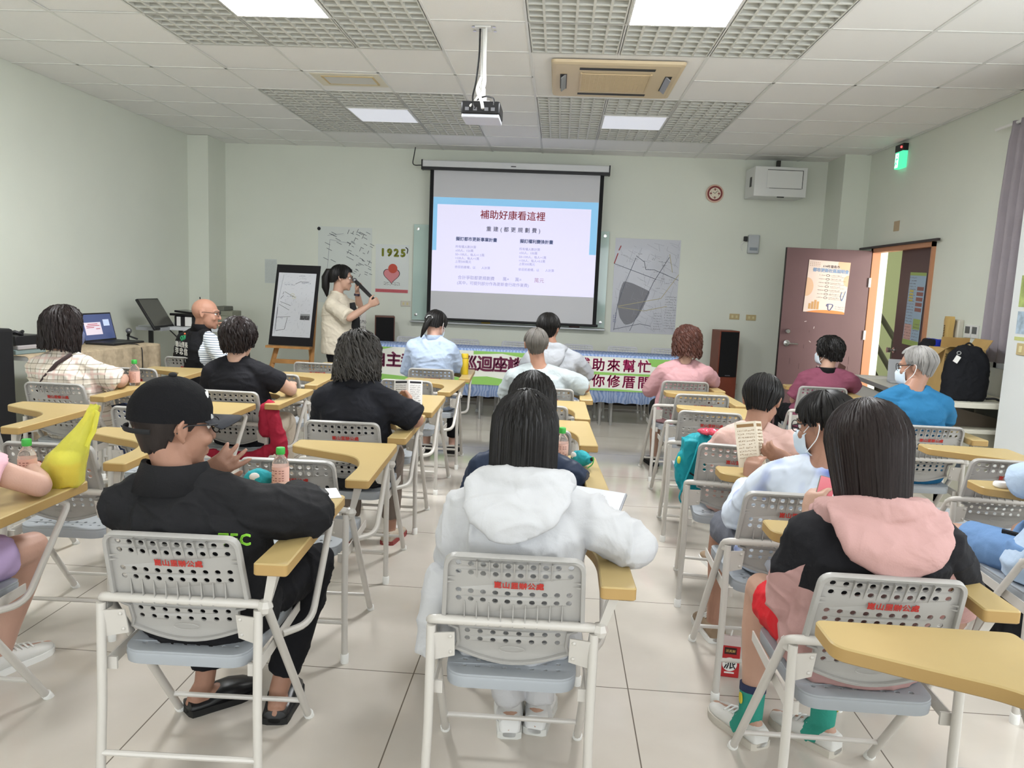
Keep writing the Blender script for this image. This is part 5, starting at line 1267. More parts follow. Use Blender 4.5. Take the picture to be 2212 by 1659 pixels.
# ---- boy in pale blue tie-dye shirt with mask
TD = mat('tie_dye', 'c5cfdf', .85); nt = TD.node_tree; b_ = nt.nodes['Principled BSDF']; tc_ = nt.nodes.new('ShaderNodeTexCoord'); n_ = nt.nodes.new('ShaderNodeTexNoise'); n_.inputs['Scale'].default_value = 6.5; n_.inputs['Detail'].default_value = 1
r_ = nt.nodes.new('ShaderNodeValToRGB'); e_ = r_.color_ramp.elements; e_[0].position = .57; e_[1].position = .72; e_[0].color = lin('c8d1de'); e_[1].color = lin('6f82c4')
nt.links.new(tc_.outputs['Object'], n_.inputs[0]); nt.links.new(n_.outputs[0], r_.inputs[0]); nt.links.new(r_.outputs[0], b_.inputs['Base Color'])
t, at, M, J = person('P15', 'boy in glasses and face mask in a pale blue tie-dye shirt reading a brochure', (.838, 2.79),
    dict(neck=(.965, 2.69, .855), shL=(.815, 2.71, .80), shR=(1.105, 2.70, .79), elL=(.72, 2.83, .60), wrL=(.80, 3.00, .685), elR=(1.09, 2.9, .70), wrR=(.975, 3.04, .775), hip=(.88, 2.74, .5), knL=(.73, 3.09, .49), anL=(.72, 3.07, .075)),
    ((.972, 2.725, .985), 42, -12, 0, HS*1.08), 'boy', HB, SK2, TD, ('long', .9), fab('grey_shorts', '6c6f78'), .45, ('sneaker', mat('tan_shoe', '8f7a63', .7), WHITEP), .96,
    {'L': dict(d=(.12, .15, .95), n=(.6, .75, 0), curl=(.5, .55, .6, .6), thumb=.9), 'R': dict(d=(-.75, .2, .25), n=(-.2, .6, .4), curl=(.3, .4, .5, .5), thumb=.9)}, .0055, True, MASKM, wr=.011, wsc=(9, 9, 9), sadd=.022, seed=11)
def brochure(label, loc, rz, tilt, w_, h, c1, fold=25):
    b = thing('brochure', label, 'brochure', loc, R(rz)); b.rotation_euler = (R(tilt), 0, R(rz))
    for s in (-1, 1):
        M_ = Matrix.Rotation(R(s*fold), 4, 'Z') @ Matrix.Scale(s, 4, (1, 0, 0)); f = MB(); f.box(0, w_, -.0006, .0006, 0, h, Matrix.Rotation(R(s*fold), 4, 'Z') @ (Matrix.Translation((0, 0, 0)) if s > 0 else Matrix.Translation((-w_, 0, 0)))); f.build('page', c1, b, smooth=False)
        f = MB(); q = random.Random(5+s)
        for k in range(9): scribble(f, w_*.12, w_*.85, h*(.80-.075*k), h*.035, -.0012, q, .2)
        f.box(w_*.1, w_*.9, -.0013, -.0007, h*.88, h*.95)
        MR = Matrix.Rotation(R(s*fold), 4, 'Z') @ (Matrix() if s > 0 else Matrix.Translation((-w_, 0, 0))); f.v = [tuple(MR @ Vector(v)) for v in f.v]
        f.build('print', mat('brown_print_ink', '8c6b44', .7) if h > .17 else INK, b, smooth=False)
    return b
brochure('cream folded brochure with brown print held by the boy in the pale blue shirt', (.855, 3.065, .745), 28, -16, .085, .185, mat('cream_page', 'd9cdb8', .7), 32)

# ---- boy in pink tee
t, at, M, J = person('P14', 'boy with short black hair in a pale pink tee looking down', (.862, 3.565),
    dict(neck=(.922, 3.45, .85), shL=(.80, 3.43, .795), shR=(1.055, 3.42, .785), elR=(1.15, 3.56, .757), wrR=(1.06, 3.78, .757), elL=(.77, 3.58, .64), hip=(.90, 3.54, .5), thL=(.87, 3.54, .5), knL=(.90, 3.9, .49), knR=(1.06, 3.9, .49)),
    ((.960, 3.50, .956), -28, -24, 0, HS*1.07), 'boy', HB, SK2, fab('pale_pink_tee', 'd0ada4', .85, .02), ('short', .85), fab('grey_shorts', '6c6f78'), .45, ('sneaker', mat('tan_shoe', '8f7a63'), WHITEP), .98, None, .007, wr=.008, sadd=.018, seed=13)
# ---- curly-haired woman in pink
PT = fab('rose_pink_tee', 'b98f92', .85, .03)
t, at, M, J = person('P13', 'woman with curly reddish-brown hair in a rose pink top, front row right', (.965, 5.87),
    dict(neck=(.986, 5.81, .91), shL=(.835, 5.79, .845), shR=(1.14, 5.79, .845), elL=(.745, 5.89, .665), wrL=(.84, 6.07, .62), elR=(1.23, 5.9, .757), wrR=(1.12, 6.1, .757)), ((1.0, 5.84, 1.047), 0, -6, 0, HS*1.1), 'curly', HRB, SK, PT, ('long', .15), KT, .6, ('shoe', BLACK, BLACKM), 1.08, None, .0085, wr=.007, sadd=.018, seed=15)
# ---- maroon polo
MRN = fab('maroon_polo', '80485a', .85, .03)
t, at, M, J = person('P17', 'person with short black hair and face mask in a maroon polo by the open door', (2.017, 5.965),
    dict(neck=(2.078, 5.90, .885), shL=(1.93, 5.89, .83), shR=(2.245, 5.89, .835), elL=(1.875, 5.95, .64), elR=(2.34, 6.02, .757), wrR=(2.27, 6.2, .76)), ((2.098, 5.94, 1.03), 38, -3, 0), 'shortw', HB, SK, MRN, ('short', .9), KT, .93, ('shoe', BLACK, BLACKM), 1.1, None, .0085, mask=mat('mask_pale', 'c9d3dc', .8), wr=.007, sadd=.018, seed=17)
collar(t, at, J['neck']+V(0, .01, -.012), (1, .02, 0), fab('black_collar', '1b1a1c', .85), .068, .034, open_=40); collar(t, at, J['neck']+V(0, .01, -.024), (1, .02, 0), mat('collar_stripe', 'c9c4c2', .8), .076, .008, open_=40, name='collar_stripe')
# ---- white-haired man in blue tee
t, at, M, J = person('P18', 'white-haired man in glasses and mask wearing a bright blue tee at the right', (2.035, 4.38),
    dict(neck=(1.998, 4.30, .965), shL=(1.845, 4.27, .885), shR=(2.145, 4.28, .88), elL=(1.80, 4.42, .72), wrL=(1.95, 4.62, .72), elR=(2.24, 4.42, .757)), ((2.025, 4.35, 1.075), 46, -8, 0, HS*1.03), 'man', HWH, SK2, fab('bright_blue_tee', '2b6a93', .85, .03), ('short', .8), fab('slate_trousers', '4a5560'), .93, ('shoe', BLACK, BLACKM), 1.14, None, .008, True, MASKM, wr=.008, sadd=.02, seed=19)
# ---- grey-haired man in pale tee
PG_ = fab('pale_grey_tee', 'a9b1b3', .85, .02)
t, at, M, J = person('P9', 'man with cropped grey hair in a pale grey tee, middle of the hall', (-.04, 5.14),
    dict(neck=(-.105, 5.05, .90), shL=(-.262, 5.04, .835), shR=(.06, 5.04, .84), elR=(.215, 5.14, .757), wrR=(.12, 5.34, .757), elL=(-.33, 5.16, .66)), ((-.132, 5.08, 1.045), 4, 8, 0), 'man', HG, SK2, PG_, ('short', .88), fab('slate_trousers', '4a5560'), .93, ('shoe', BLACK, BLACKM), 1.1, None, .008, wr=.008, sadd=.02, seed=21)
# ---- young man in grey hoodie
GH = fab('grey_hoodie', 'a3a6ab', .85, .03)
t, at, M, J = person('P10', 'young man with black hair in a grey hoodie, front row centre', (-.03, 5.88),
    dict(neck=(-.022, 5.80, .968), shL=(-.182, 5.79, .895), shR=(.155, 5.79, .90), elR=(.25, 5.9, .765), wrR=(.14, 6.1, .76), elL=(-.26, 5.92, .69)), ((-.062, 5.84, 1.112), -14, -4, 0, HS*1.08), 'boy', HB, SK2, GH, ('long', .95), KT, .93, ('shoe', BLACK, BLACKM), 1.04, None, .0085, wr=.009, sadd=.022, seed=23)
hood(t, at, J['neck']+V(0, .01, -.01), (1, 0, 0), GH, .95, .06, 8, .10)
# ---- woman in light blue shirt
LB = fab('light_blue_shirt', 'a9b8cf', .85, .02)
t, at, M, J = person('P7', 'woman with tied black hair in a light blue shirt beside the yellow flask', (-.945, 5.92),
    dict(neck=(-.957, 5.85, 1.0), shL=(-1.11, 5.84, .93), shR=(-.825, 5.84, .925), elR=(-.77, 5.99, .762), wrR=(-.87, 6.16, .757), elL=(-1.16, 5.96, .70)), ((-.945, 5.90, 1.10), -22, -22, 0), 'tied', HB, SK3, LB, ('short', .97), KT, .93, ('shoe', BLACK, BLACKM), .98, None, .008, mask=MASKM, wr=.009, sadd=.026, seed=25)
collar(t, at, J['neck']+V(0, .01, -.012), (1, 0, 0), LB, .066, .032)
f = MB(); f.sph(M @ V(0, -.105, .005), (.030, .026, .032), 14); f.tube([M @ V(.0, -.115, -.0), M @ V(-.012, -.125, -.05), M @ V(-.03, -.115, -.10), M @ V(-.05, -.10, -.15)], [.022, .024, .018, .005], 10); f.build('ponytail', HB, t, at=at)
f = MB(); f.tube([M @ V(.028*math.cos(a*.5236), -.118+.004*math.sin(a), .012+.026*math.sin(a*.5236)) for a in range(7)], .005, 6); f.build('hair_clip', mat('silver_clip', 'd5d7da', .2, metal=.8), t, at=at)
f = MB(); f.box(-1.09, -.86, 5.735, 5.738, .862, .866); f.box(-.978, -.974, 5.728, 5.731, .72, .862); 
# ---- long-haired man in black polo
BP = fab('black_polo', '202126', .85, .06)
t, at, M, J = person('P6', 'man with wavy grey-black hair in a black polo reading a leaflet', (-.97, 3.64),
    dict(neck=(-.937, 3.545, .945), shL=(-1.085, 3.52, .87), shR=(-.785, 3.53, .865), elR=(-.66, 3.61, .757), wrR=(-.735, 3.84, .765), elL=(-1.13, 3.66, .68)), ((-.947, 3.605, 1.06), -8, -12, 0), 'wavy', HSG, SK2, BP, ('short', .88), fab('taupe_trousers', '6f645c'), .93, ('sneaker', mat('beige_shoe', 'b3a796', .7), mat('red_sole', '8c3a3a', .6)), 1.12,
    {'R': dict(d=(-.2, .7, .5), n=(-.8, 0, .2), curl=(.5, .5, .6, .6))}, .0065, wr=.009, sadd=.022, seed=27)
collar(t, at, J['neck']+V(0, .01, -.018), (1, .03, 0), BP, .068, .036)
brochure('white open leaflet with a bold black heading held by the man in the black polo', (-.765, 3.92, .765), 12, -12, .08, .15, WHITE, 20)
# ---- woman in black tee
t, at, M, J = person('P5', 'woman with short dark hair in a plain black tee, left of the aisle', (-1.83, 4.37),
    dict(neck=(-1.857, 4.29, .94), shL=(-1.99, 4.27, .87), shR=(-1.69, 4.27, .87), elR=(-1.565, 4.38, .757), wrR=(-1.64, 4.6, .757), elL=(-2.06, 4.4, .67)), ((-1.862, 4.34, 1.05), -4, -6, 0, HS*1.1), 'shortw', HBR, SK, fab('plain_black_tee', '1e1e22', .85), ('short', .62), fab('beige_trousers', 'b5a999'), .93, ('shoe', mat('tan_shoe', '8f7a63'), BLACKM), 1.08, None, .0075, wr=.006, sadd=.018, seed=29)
# ---- woman in plaid shirt
PL = mat('plaid_cotton', 'd8d0c4', .85); nt = PL.node_tree; b_ = nt.nodes['Principled BSDF']; L_ = nt.links.new; N_ = nt.nodes.new
tc_ = N_('ShaderNodeTexCoord'); sp_ = N_('ShaderNodeSeparateXYZ'); L_(tc_.outputs['Object'], sp_.inputs[0])
def band(sock, per, off, wd):
    a = N_('ShaderNodeMath'); a.operation = 'MULTIPLY_ADD'; a.inputs[1].default_value = 1/per; a.inputs[2].default_value = 10+off; L_(sock, a.inputs[0])
    b = N_('ShaderNodeMath'); b.operation = 'FRACT'; L_(a.outputs[0], b.inputs[0]); c = N_('ShaderNodeMath'); c.operation = 'LESS_THAN'; c.inputs[1].default_value = wd; L_(b.outputs[0], c.inputs[0]); return c.outputs[0]
cur = None
for sock in (sp_.outputs['X'], sp_.outputs['Z']):
    for per, off, wd, c in ((.085, .0, .3, 'cbbfae'), (.085, .45, .16, 'd9b9b0'), (.085, .12, .07, '7a7058'), (.085, .75, .05, '5f5648')):
        mx = N_('ShaderNodeMix'); mx.data_type = 'RGBA'; k = N_('ShaderNodeMath'); k.operation = 'MULTIPLY'; k.inputs[1].default_value = .62; L_(band(sock, per, off, wd), k.inputs[0]); L_(k.outputs[0], mx.inputs[0])
        if cur is None: mx.inputs[6].default_value = lin('dcd6cc')
        else: L_(cur, mx.inputs[6])
        mx.inputs[7].default_value = lin(c); cur = mx.outputs[2]
L_(cur, b_.inputs['Base Color'])
t, at, M, J = person('P3', 'woman with a dark bob in a cream plaid shirt at the far left', (-2.82, 4.33),
    dict(neck=(-2.89, 4.26, .925), shL=(-3.0, 4.2, .855), shR=(-2.72, 4.26, .85), elR=(-2.60, 4.35, .757), wrR=(-2.68, 4.55, .757), elL=(-3.02, 4.33, .66), rt=(.97, .2, 0)), ((-2.893, 4.29, 1.075), -22, -4, 0, HS*1.1, dict(curl=.005, rough=.06, stray=1.4, fluff=1.6, taper=-.05)), 'bob', HBR, SK, PL, ('short', .93), fab('jeans_blue', '343f5c'), .93, ('shoe', mat('tan_shoe', '8f7a63'), BLACKM), 1.05, None, .0075, mask=mat('mask_navy', '5b6280', .8), wr=.010, sadd=.024, seed=31)
collar(t, at, J['neck']+V(0, .01, -.016), (1, .15, 0), PL, .066, .032)
f = MB(); f.tube([(-2.80, 4.21, .93), (-2.84, 4.135, .88), (-2.90, 4.115, .80), (-2.97, 4.12, .70), (-3.01, 4.14, .62)], .012, 6, flat=(1, .25)); f.build('bag_strap', mat('dark_leather', '3a2b2b', .5), t, at=at)
# ---- bald man in black vest
STR = mat('striped_knit', 'd5dbe0', .85); nt = STR.node_tree; b_ = nt.nodes['Principled BSDF']; L_ = nt.links.new; N_ = nt.nodes.new
tc_ = N_('ShaderNodeTexCoord'); sp_ = N_('ShaderNodeSeparateXYZ'); L_(tc_.outputs['Object'], sp_.inputs[0]); mx = N_('ShaderNodeMix'); mx.data_type = 'RGBA'; L_(band(sp_.outputs['Z'], .017, 0, .4), mx.inputs[0]); mx.inputs[6].default_value = lin('d9dee2'); mx.inputs[7].default_value = lin('7c8794'); L_(mx.outputs[2], b_.inputs['Base Color'])
VST = fab('black_vest', '19191c', .8)
def vest(c, n):
    d = (c - V(-2.80, 5.79, .8)); u = d.dot(V(.82, -.57, 0))
    return 0 if u < .175-.35*max(0, c.z-.86) and c.z > .4 else 1
t, at, M, J = person('P4', 'bald man in glasses and a black vest with white characters, chin in hand', (-2.83, 5.9),
    dict(neck=(-2.80, 5.80, .985), shL=(-2.985, 5.915, .895), shR=(-2.62, 5.655, .895), elR=(-2.50, 5.60, .757), wrR=(-2.54, 5.76, .955), elL=(-2.93, 6.05, .70), wrL=(-2.7, 6.1, .757), rt=(.82, -.57, 0), hip=(-2.86, 5.84, .5)), ((-2.745, 5.79, 1.115), -76, -4, 0, HS*1.13), None, HG, skinmat('skin_ruddy', 'b0836e'), VST, ('long', .25), KT, .93, ('shoe', BLACK, BLACKM), 1.14,
    {'R': dict(d=(-.35, .1, .9), n=(-.9, .2, 0), curl=(.5, .6, .7, .8))}, .0065, True, None, wr=.006, sadd=.02, seed=33, shirtfn=vest, shirtmats=[VST, STR])
collar(t, at, J['neck']+V(.01, .0, -.005), (.82, -.57, 0), VST, .068, .045, name='vest_collar')
def vt(s, sz, u, z, m_=WHITEP, name='vest_lettering', b=.0008, space=1.0):
    p = V(-2.83, 5.80, z) + V(.82, -.57, 0)*u + V(-.57, -.82, 0)*.156
    return text(name, s, sz, m_, Matrix.Translation(-at) @ wallM(p.x, p.y, p.z, R(-35)), t, bold=b, space=space)
vt('崑山里長', .046, .06, .872); vt('李忠信', .058, .055, .818, space=1.25)
f = MB(); p = V(-2.83, 5.80, .925) + V(.82, -.57, 0)*.075 + V(-.57, -.82, 0)*.150
for k, (dx, dz) in enumerate(((-.02, .0), (.012, .006))): f.tube([p + V(.82, -.57, 0)*(dx+.016*math.cos(a*.7854)) + V(0, 0, dz+.014*math.sin(a*.7854)) for a in range(9)], .005, 6)
f.tube([p + V(.82, -.57, 0)*(-.025) + V(0, 0, -.02), p + V(0, 0, -.012), p + V(.82, -.57, 0)*.03 + V(0, 0, .02)], .005, 6); f.build('vest_emblem', mat('emblem_green', '2f9a6a', .6), t, at=at)
f = MB(); f.sph(p + V(.82, -.57, 0)*.026 + V(0, 0, .035), .008, 8); f.build('emblem_dot', mat('emblem_orange', 'd0683a', .6), t, at=at)
# ---- presenter
OW = fab('oatmeal_shirt', 'cdc4b2', .85, .03)
t, at, M, J = person('P8', 'woman presenter with a ponytail in an oatmeal shirt standing with a microphone', (-2.12, 7.3),
    dict(hip=(-2.13, 7.3, .82), rt=(.16, -.987, 0), neck=(-2.145, 7.30, 1.28), shR=(-2.155, 7.145, 1.19), shL=(-2.115, 7.455, 1.19), elR=(-1.955, 7.06, 1.06), wrR=(-1.785, 7.12, 1.185), elL=(-1.955, 7.44, 1.12), wrL=(-1.96, 7.335, 1.30), thL=(-2.12, 7.385, .80), thR=(-2.14, 7.215, .80), knL=(-2.08, 7.39, .44), knR=(-2.10, 7.21, .44), anL=(-2.13, 7.39, .075), anR=(-2.15, 7.21, .075), toeL=(-1.98, 7.4, .05), toeR=(-2.0, 7.19, .05)),
    ((-2.105, 7.31, 1.435), -76, -3, 0, HS*1.12), 'tied', HB, SK, OW, ('short', .95), KT, .95, ('shoe', BLACK, WHITEP), 1.12,
    {'R': dict(d=(.8, -.05, .45), n=(-.2, .9, .2), curl=(1.0, 1.05, 1.1, 1.1), thumb=1.2), 'L': dict(d=(.05, -.2, .95), n=(.85, -.2, -.1), curl=(1.0, 1.05, 1.1, 1.1), thumb=1.2)}, .006, True, None, wr=.008, sadd=.026, seed=35)
c = MB(); c.loft([ell_ring(V(-2.125, 7.3, z), V(.16, -.987, 0), V(.987, .16, 0), a, b_, 24) for z, a, b_ in ((.70, .20, .165), (.80, .20, .165), (.95, .185, .155))]); link('shirt_tail', remesh(c, .008, 5, .008, (8, 8, 6), 3), OW, t, at=at, ang=180)
c = MB(); c.tube([(-1.985, 7.25, 1.20), (-1.952, 7.245, 1.05), (-1.946, 7.25, .85), (-1.95, 7.25, .71)], [.02, .035, .04, .04], 8, flat=(1.3, .5)); c.build('black_top', BLACKM, t, at=at)
collar(t, at, J['neck']+V(0, 0, -.012), (.16, -.987, 0), OW, .066, .034)
f = MB(); f.tube([M @ V(0, -.085, .055), M @ V(0, -.125, .05), M @ V(0, -.145, -.01), M @ V(.0, -.14, -.10), M @ V(0, -.12, -.185)], [.020, .030, .040, .038, .008], 12); f.build('ponytail', HB, t, at=at)
f = MB(); f.tube([M @ V(.024*math.cos(a*.7854), -.098, .058+.024*math.sin(a*.7854)) for a in range(9)], .006, 6); f.build('hair_tie', mat('pale_tie', 'c5cdd0', .6), t, at=at)
f = MB(); wl = J['wrL']; f.tube([wl-V(.004, 0, .035), wl-V(.002, 0, .015)], .029, 12); f.build('wristwatch', mat('dark_violet_strap', '2b2435', .5), t, at=at)
mc = thing('microphone', 'black handheld microphone held by the standing presenter', 'microphone', (-1.905, 7.28, 1.385)); a, b = V(-1.965, 7.295, 1.405), V(-1.705, 7.15, 1.20); d = (b-a).normalized(); ml = mc.location.copy()
f = MB(); f.tube([a, a+d*.03, b], [.017, .020, .015], 14); f.build('handle', BLACK, mc, at=ml); f = MB(); f.sph(a-d*.018, .024, 14); f.build('grille', mat('mic_mesh', '77787a', .4, metal=.7), mc, at=ml)
# ---- child at the left edge, person at the right edge
t, at, M, J = person('P1', 'child in a pink top and lavender shorts at the left edge, arm on the tablet', (-1.85, 2.045),
    dict(neck=(-1.89, 2.03, .93), shL=(-2.03, 2.0, .865), shR=(-1.742, 2.06, .865), elR=(-1.575, 2.19, .757), wrR=(-1.72, 2.36, .757), elL=(-2.08, 2.1, .66), knR=(-1.715, 2.34, .50), anR=(-1.90, 2.42, .08), toeR=(-1.86, 2.54, .05), thR=(-1.80, 2.0, .50)), ((-1.89, 2.08, 1.06), 0, -8, 0), 'bob', HB, SK3, fab('candy_pink_tee', 'e3b3bd', .85), ('short', .55), fab('lavender_shorts', 'b9a3cb', .8), .36, ('sneaker', mat('white_sneaker', 'd5d4cf'), WHITEP), .95, None, .0065, wr=.006, seed=37)
t, at, M, J = person('P19', 'person in a light blue sleeve and denim shorts cut by the right edge', (1.865, 2.79),
    dict(neck=(2.0, 2.72, .93), shL=(1.87, 2.74, .86), shR=(2.17, 2.70, .86), elL=(1.80, 2.955, .765), wrL=(1.96, 3.06, .765), thL=(1.85, 2.74, .50), knL=(1.675, 3.10, .495), anL=(1.72, 3.08, .075)), ((2.0, 2.77, 1.06), 10, -8, 0), 'bob', HB, SK, fab('pale_sky_tee', 'b3c6dc', .85), ('short', .98), fab('denim_blue', '6f91bd', .85, .08), .44, ('sneaker', mat('white_sneaker', 'd5d4cf'), WHITEP), 1.0, None, .007, wr=.007, seed=39, sadd=.02, depth=.85)
f = MB(); f.tube([(1.735, 2.90, .580), (1.80, 2.80, .585), (1.86, 2.74, .58)], .010, 6, flat=(1, .5)); f.build('pocket_strap', BLACKM, t, at=at)

# ================================================================== left side: covered table, laptop, audio gear, corner desk
LACE = mat('beige_lace', 'b7a68c', .95, .1, bump=.5, bscale=55, var=.16, vscale=24)
t = thing('lace_tablecloth', 'beige lace-patterned cloth draped over the table by the left wall', 'tablecloth', (-3.85, 5.6, .15)); L = t.location
RT = Matrix.Translation((-3.55, 5.6, 0)) @ Matrix.Rotation(R(-9), 4, 'Z')
def q(x, y, z): return RT @ V(x, y, z)
f = MB(); rows = []
NY = 60
for x, z, am in ((-.62, .80, 0), (-.02, .80, 0), (.0, .79, 0), (.012, .45, .012), (.02, .20, .022)):
    rows.append([q(x+am*math.sin(k*.9)+am*.5*math.sin(k*2.3), -.60+1.37*k/NY, z) for k in range(NY+1)])
f.loft(rows, caps=False, closed=False)
e1 = [[q(-.62+.62*k/10, .77+am*math.sin(k*1.7), z) for k in range(11)] for z, am in ((.80, 0), (.79, 0), (.45, .012), (.2, .02))]; f.loft(e1, caps=False, closed=False)
o = f.build('cloth', LACE, t, at=L); o.modifiers.new('thickness', 'SOLIDIFY').thickness = .003
t = thing('side_table', 'folding table hidden under the beige lace cloth', 'table', (-3.85, 5.6, 0)); L = t.location
f = MB(); f.box(-.60, -.02, -.58, .75, .765, .795, RT); f.build('table_top', WHITEP, t, at=L)
for x in (-.55, -.08):
    for y in (-.5, .68): MB().tube([q(x, y, 0), q(x, y, .765)], .014, 8).build('leg', METALW, t, at=L)
# laptop: hinge on the wall side
t = thing('laptop', 'open black laptop on the lace-covered table showing a white slide', 'laptop', (-3.72, 6.18, .803), R(-5)); 
MB().box(-.13, .13, -.2, .2, 0, .018).build('base', BLACK, t, bevel=.005)
MB().box(-.06, .06, -.17, .17, .018, .0195).build('keyboard', mat('key_black', '0f0f11', .5), t)
TS = Matrix.Translation((-.13, 0, .012)) @ Matrix.Rotation(R(-14), 4, 'Y')
f = MB(); f.box(-.010, 0, -.2, .2, 0, .245, TS); f.build('lid', BLACK, t, bevel=.003)
SCR = mat('laptop_screen', '46527a', .2, emit=.28); f = MB(); f.box(0, .0012, -.188, .188, .018, .232, TS); f.build('screen', SCR, t, smooth=False)
f = MB(); f.box(.0012, .002, -.16, .04, .06, .165, TS); f.build('window', mat('screen_pale', 'd5c9d2', .2, emit=.35), t, smooth=False)
f = MB(); f.box(.0012, .002, .075, .15, .13, .185, TS); f.build('side_window', mat('screen_pale2', 'b9c6e0', .2, emit=.35), t, smooth=False)
f = MB()
for k, (a, b) in enumerate(((-.12, 0), (-.14, .02), (-.14, -.05), (-.03, .02))): f.box(.002, .0024, a, b, .147-.014*k, .153-.014*k, TS)
f.build('screen_text', mat('screen_red', 'b84a55', .3, emit=.15), t, smooth=False)
f = MB().tube(fillet([(-3.585, 6.1, .812), (-3.50, 6.14, .81), (-3.455, 6.12, .78), (-3.44, 6.1, .6), (-3.42, 6.0, .45)], .06), .004, 6); Ti = (Matrix.Translation(t.location) @ Matrix.Rotation(R(-5), 4, 'Z')).inverted(); f.v = [tuple(Ti @ Vector(v)) for v in f.v]; f.build('cord', BLACK, t)
t = thing('desk_microphone', 'microphone in a small desk stand on the lace-covered table', 'microphone', (-3.76, 6.44, .80)); 
MB().lathe([(0, 0), (.05, 0), (.05, .008), (.01, .012), (.009, .05), (0, .05)], 16).build('stand', BLACK, t)
f = MB(); f.tube([(0, 0, .05), (.012, -.01, .075)], .014, 8); f.tube([(.0, 0, .05), (.05, .02, .03), (.07, .03, .02)], .008, 6); f.build('clip', BLACK, t); f = MB(); f.sph((.014, -.012, .095), .026, 14); f.build('grille', mat('mic_mesh', '77787a'), t)
def stack(nm, label, cat, x0, x1, y0, y1, z0, z1, m, bev=.006, M=RT):
    o = MB().box(x0, x1, y0, y1, z0, z1, M).build(nm, m, None, bevel=bev); props(o, label, cat); return o
stack('binder', 'grey-green binder at the bottom of the pile on the lace-covered table', 'binder', -.45, -.12, -.58, -.32, .803, .838, mat('grey_green_binder', '7f908f', .5))
stack('binder', 'pale grey folder in the middle of the pile on the lace-covered table', 'folder', -.45, -.11, -.57, -.33, .838, .868, mat('pale_folder', 'a9a4a4', .5))
stack('audio_mixer', 'black audio device on top of the pile on the lace-covered table', 'audio device', -.46, -.12, -.58, -.34, .868, .935, BLACK)
t = thing('headset', 'black looped cable or headset lying on the black audio device', 'headset', (-3.83, 5.12, .94)); MB().tube([t.location + V(.06*math.cos(a*.5), .05*math.sin(a*.5), .01+.012*math.sin(a*1.3)) for a in range(14)], .013, 7).build('loop', BLACK, t, at=t.location)
t = thing('pa_speaker', 'tall black loudspeaker cut by the left edge of the photo', 'speaker', (-3.80, 4.8, 0)); 
MB().box(-.14, .12, -.13, .13, 0, 1.0).build('cabinet', BLACKM, t, bevel=.02); MB().box(-.12, .10, -.145, -.13, .35, .97).build('grille', CLOTHK, t, bevel=.01); MB().box(-.12, .10, -.142, -.13, .05, .3).build('lower_panel', mat('dark_panel', '26282a', .5), t, bevel=.01)
# corner desk
t = thing('corner_desk', 'grey-white desk in the back left corner carrying printers and boxes', 'desk', (-3.85, 7.95, 0)); L = t.location
MB().box(-4.32, -3.36, 7.58, 8.35, .825, .86).build('desk_top', mat('desk_white', 'c9ccd0', .4), t, at=L, bevel=.004)
for x in (-4.22, -3.45):
    for y in (7.65, 8.28): MB().box(x-.018, x+.018, y-.018, y+.018, 0, .825).build('leg', BLACK, t, at=L)
MB().tube([(-4.0, 7.62, .82), (-3.7, 7.62, .55)], .006, 6).build('brace', BLACK, t, at=L)
t = thing('desk_monitor', 'dark flat monitor leaning back on the corner desk beside the left wall', 'monitor', (-4.0, 7.52, .86)); 
TS = Matrix.Rotation(R(-32), 4, 'Y')
f = MB(); f.box(-.025, 0, -.2, .2, -.02, .335, TS); f.build('housing', BLACK, t, bevel=.006); f = MB(); f.box(0, .002, -.185, .185, .02, .32, TS); f.build('screen', mat('dark_grey_screen', '55544f', .25), t, smooth=False)
f = MB(); f.box(-.06, -.04, -.05, .05, .0, .27, TS); f.tube([(-.13, 0, -.03), (-.12, 0, .12)], .02, 8); f.box(-.25, .02, -.1, .1, -.035, -.002); f.build('stand', mat('grey_arm', '9b9da0', .4), t)
t = thing('printer', 'black printer with a white front on the corner desk behind the monitor', 'printer', (-3.84, 7.85, .86))
MB().box(-.16, .16, -.14, .16, 0, .11).build('body', BLACK, t, bevel=.01); f = MB(); f.box(-.13, -.05, -.146, -.14, .005, .10); f.box(-.0, .05, -.146, -.14, .005, .10); f.v = f.v; MB().box(-.13, -.09, -.146, -.14, .005, .10).build('white_panel', WHITE, t); MB().box(-.04, .03, -.146, -.14, .005, .10).build('white_panel', WHITE, t)
f = MB(); f.box(-.2, .16, -.16, .16, .11, .135); f.box(-.17, .08, -.14, .1, .135, .155, Matrix.Rotation(R(4), 4, 'Y')); f.build('lid', mat('black_gloss', '101012', .2), t, bevel=.006)
stack('router', 'pale grey router box with an antenna at the back of the corner desk', 'router', -3.98, -3.62, 8.12, 8.3, .86, 1.06, mat('pale_box', 'a2a69f', .6), M=None)
t = thing('antenna', 'thin black antenna standing on the pale grey router box', 'antenna', (-3.92, 8.15, 1.06)); MB().tube([(0, 0, 0), (-.012, 0, .1)], .006, 6).build('rod', BLACK, t)
for k, (z0, z1, c, l) in enumerate(((.86, .93, '7d7f6c', 'lowest olive document box right of the bald man'), (.93, .985, '868878', 'second olive document box in the pile right of the bald man'), (.985, 1.04, '7a7c6c', 'third olive document box in the pile right of the bald man'), (1.04, 1.085, '5d5f55', 'small dark case on top of the olive boxes'))): stack('document_box', l, 'box', -3.62+.05*(k == 3), -3.38-.09*(k == 3), 7.72, 7.95, z0, z1, mat('box_%s' % c, c, .7), M=None)

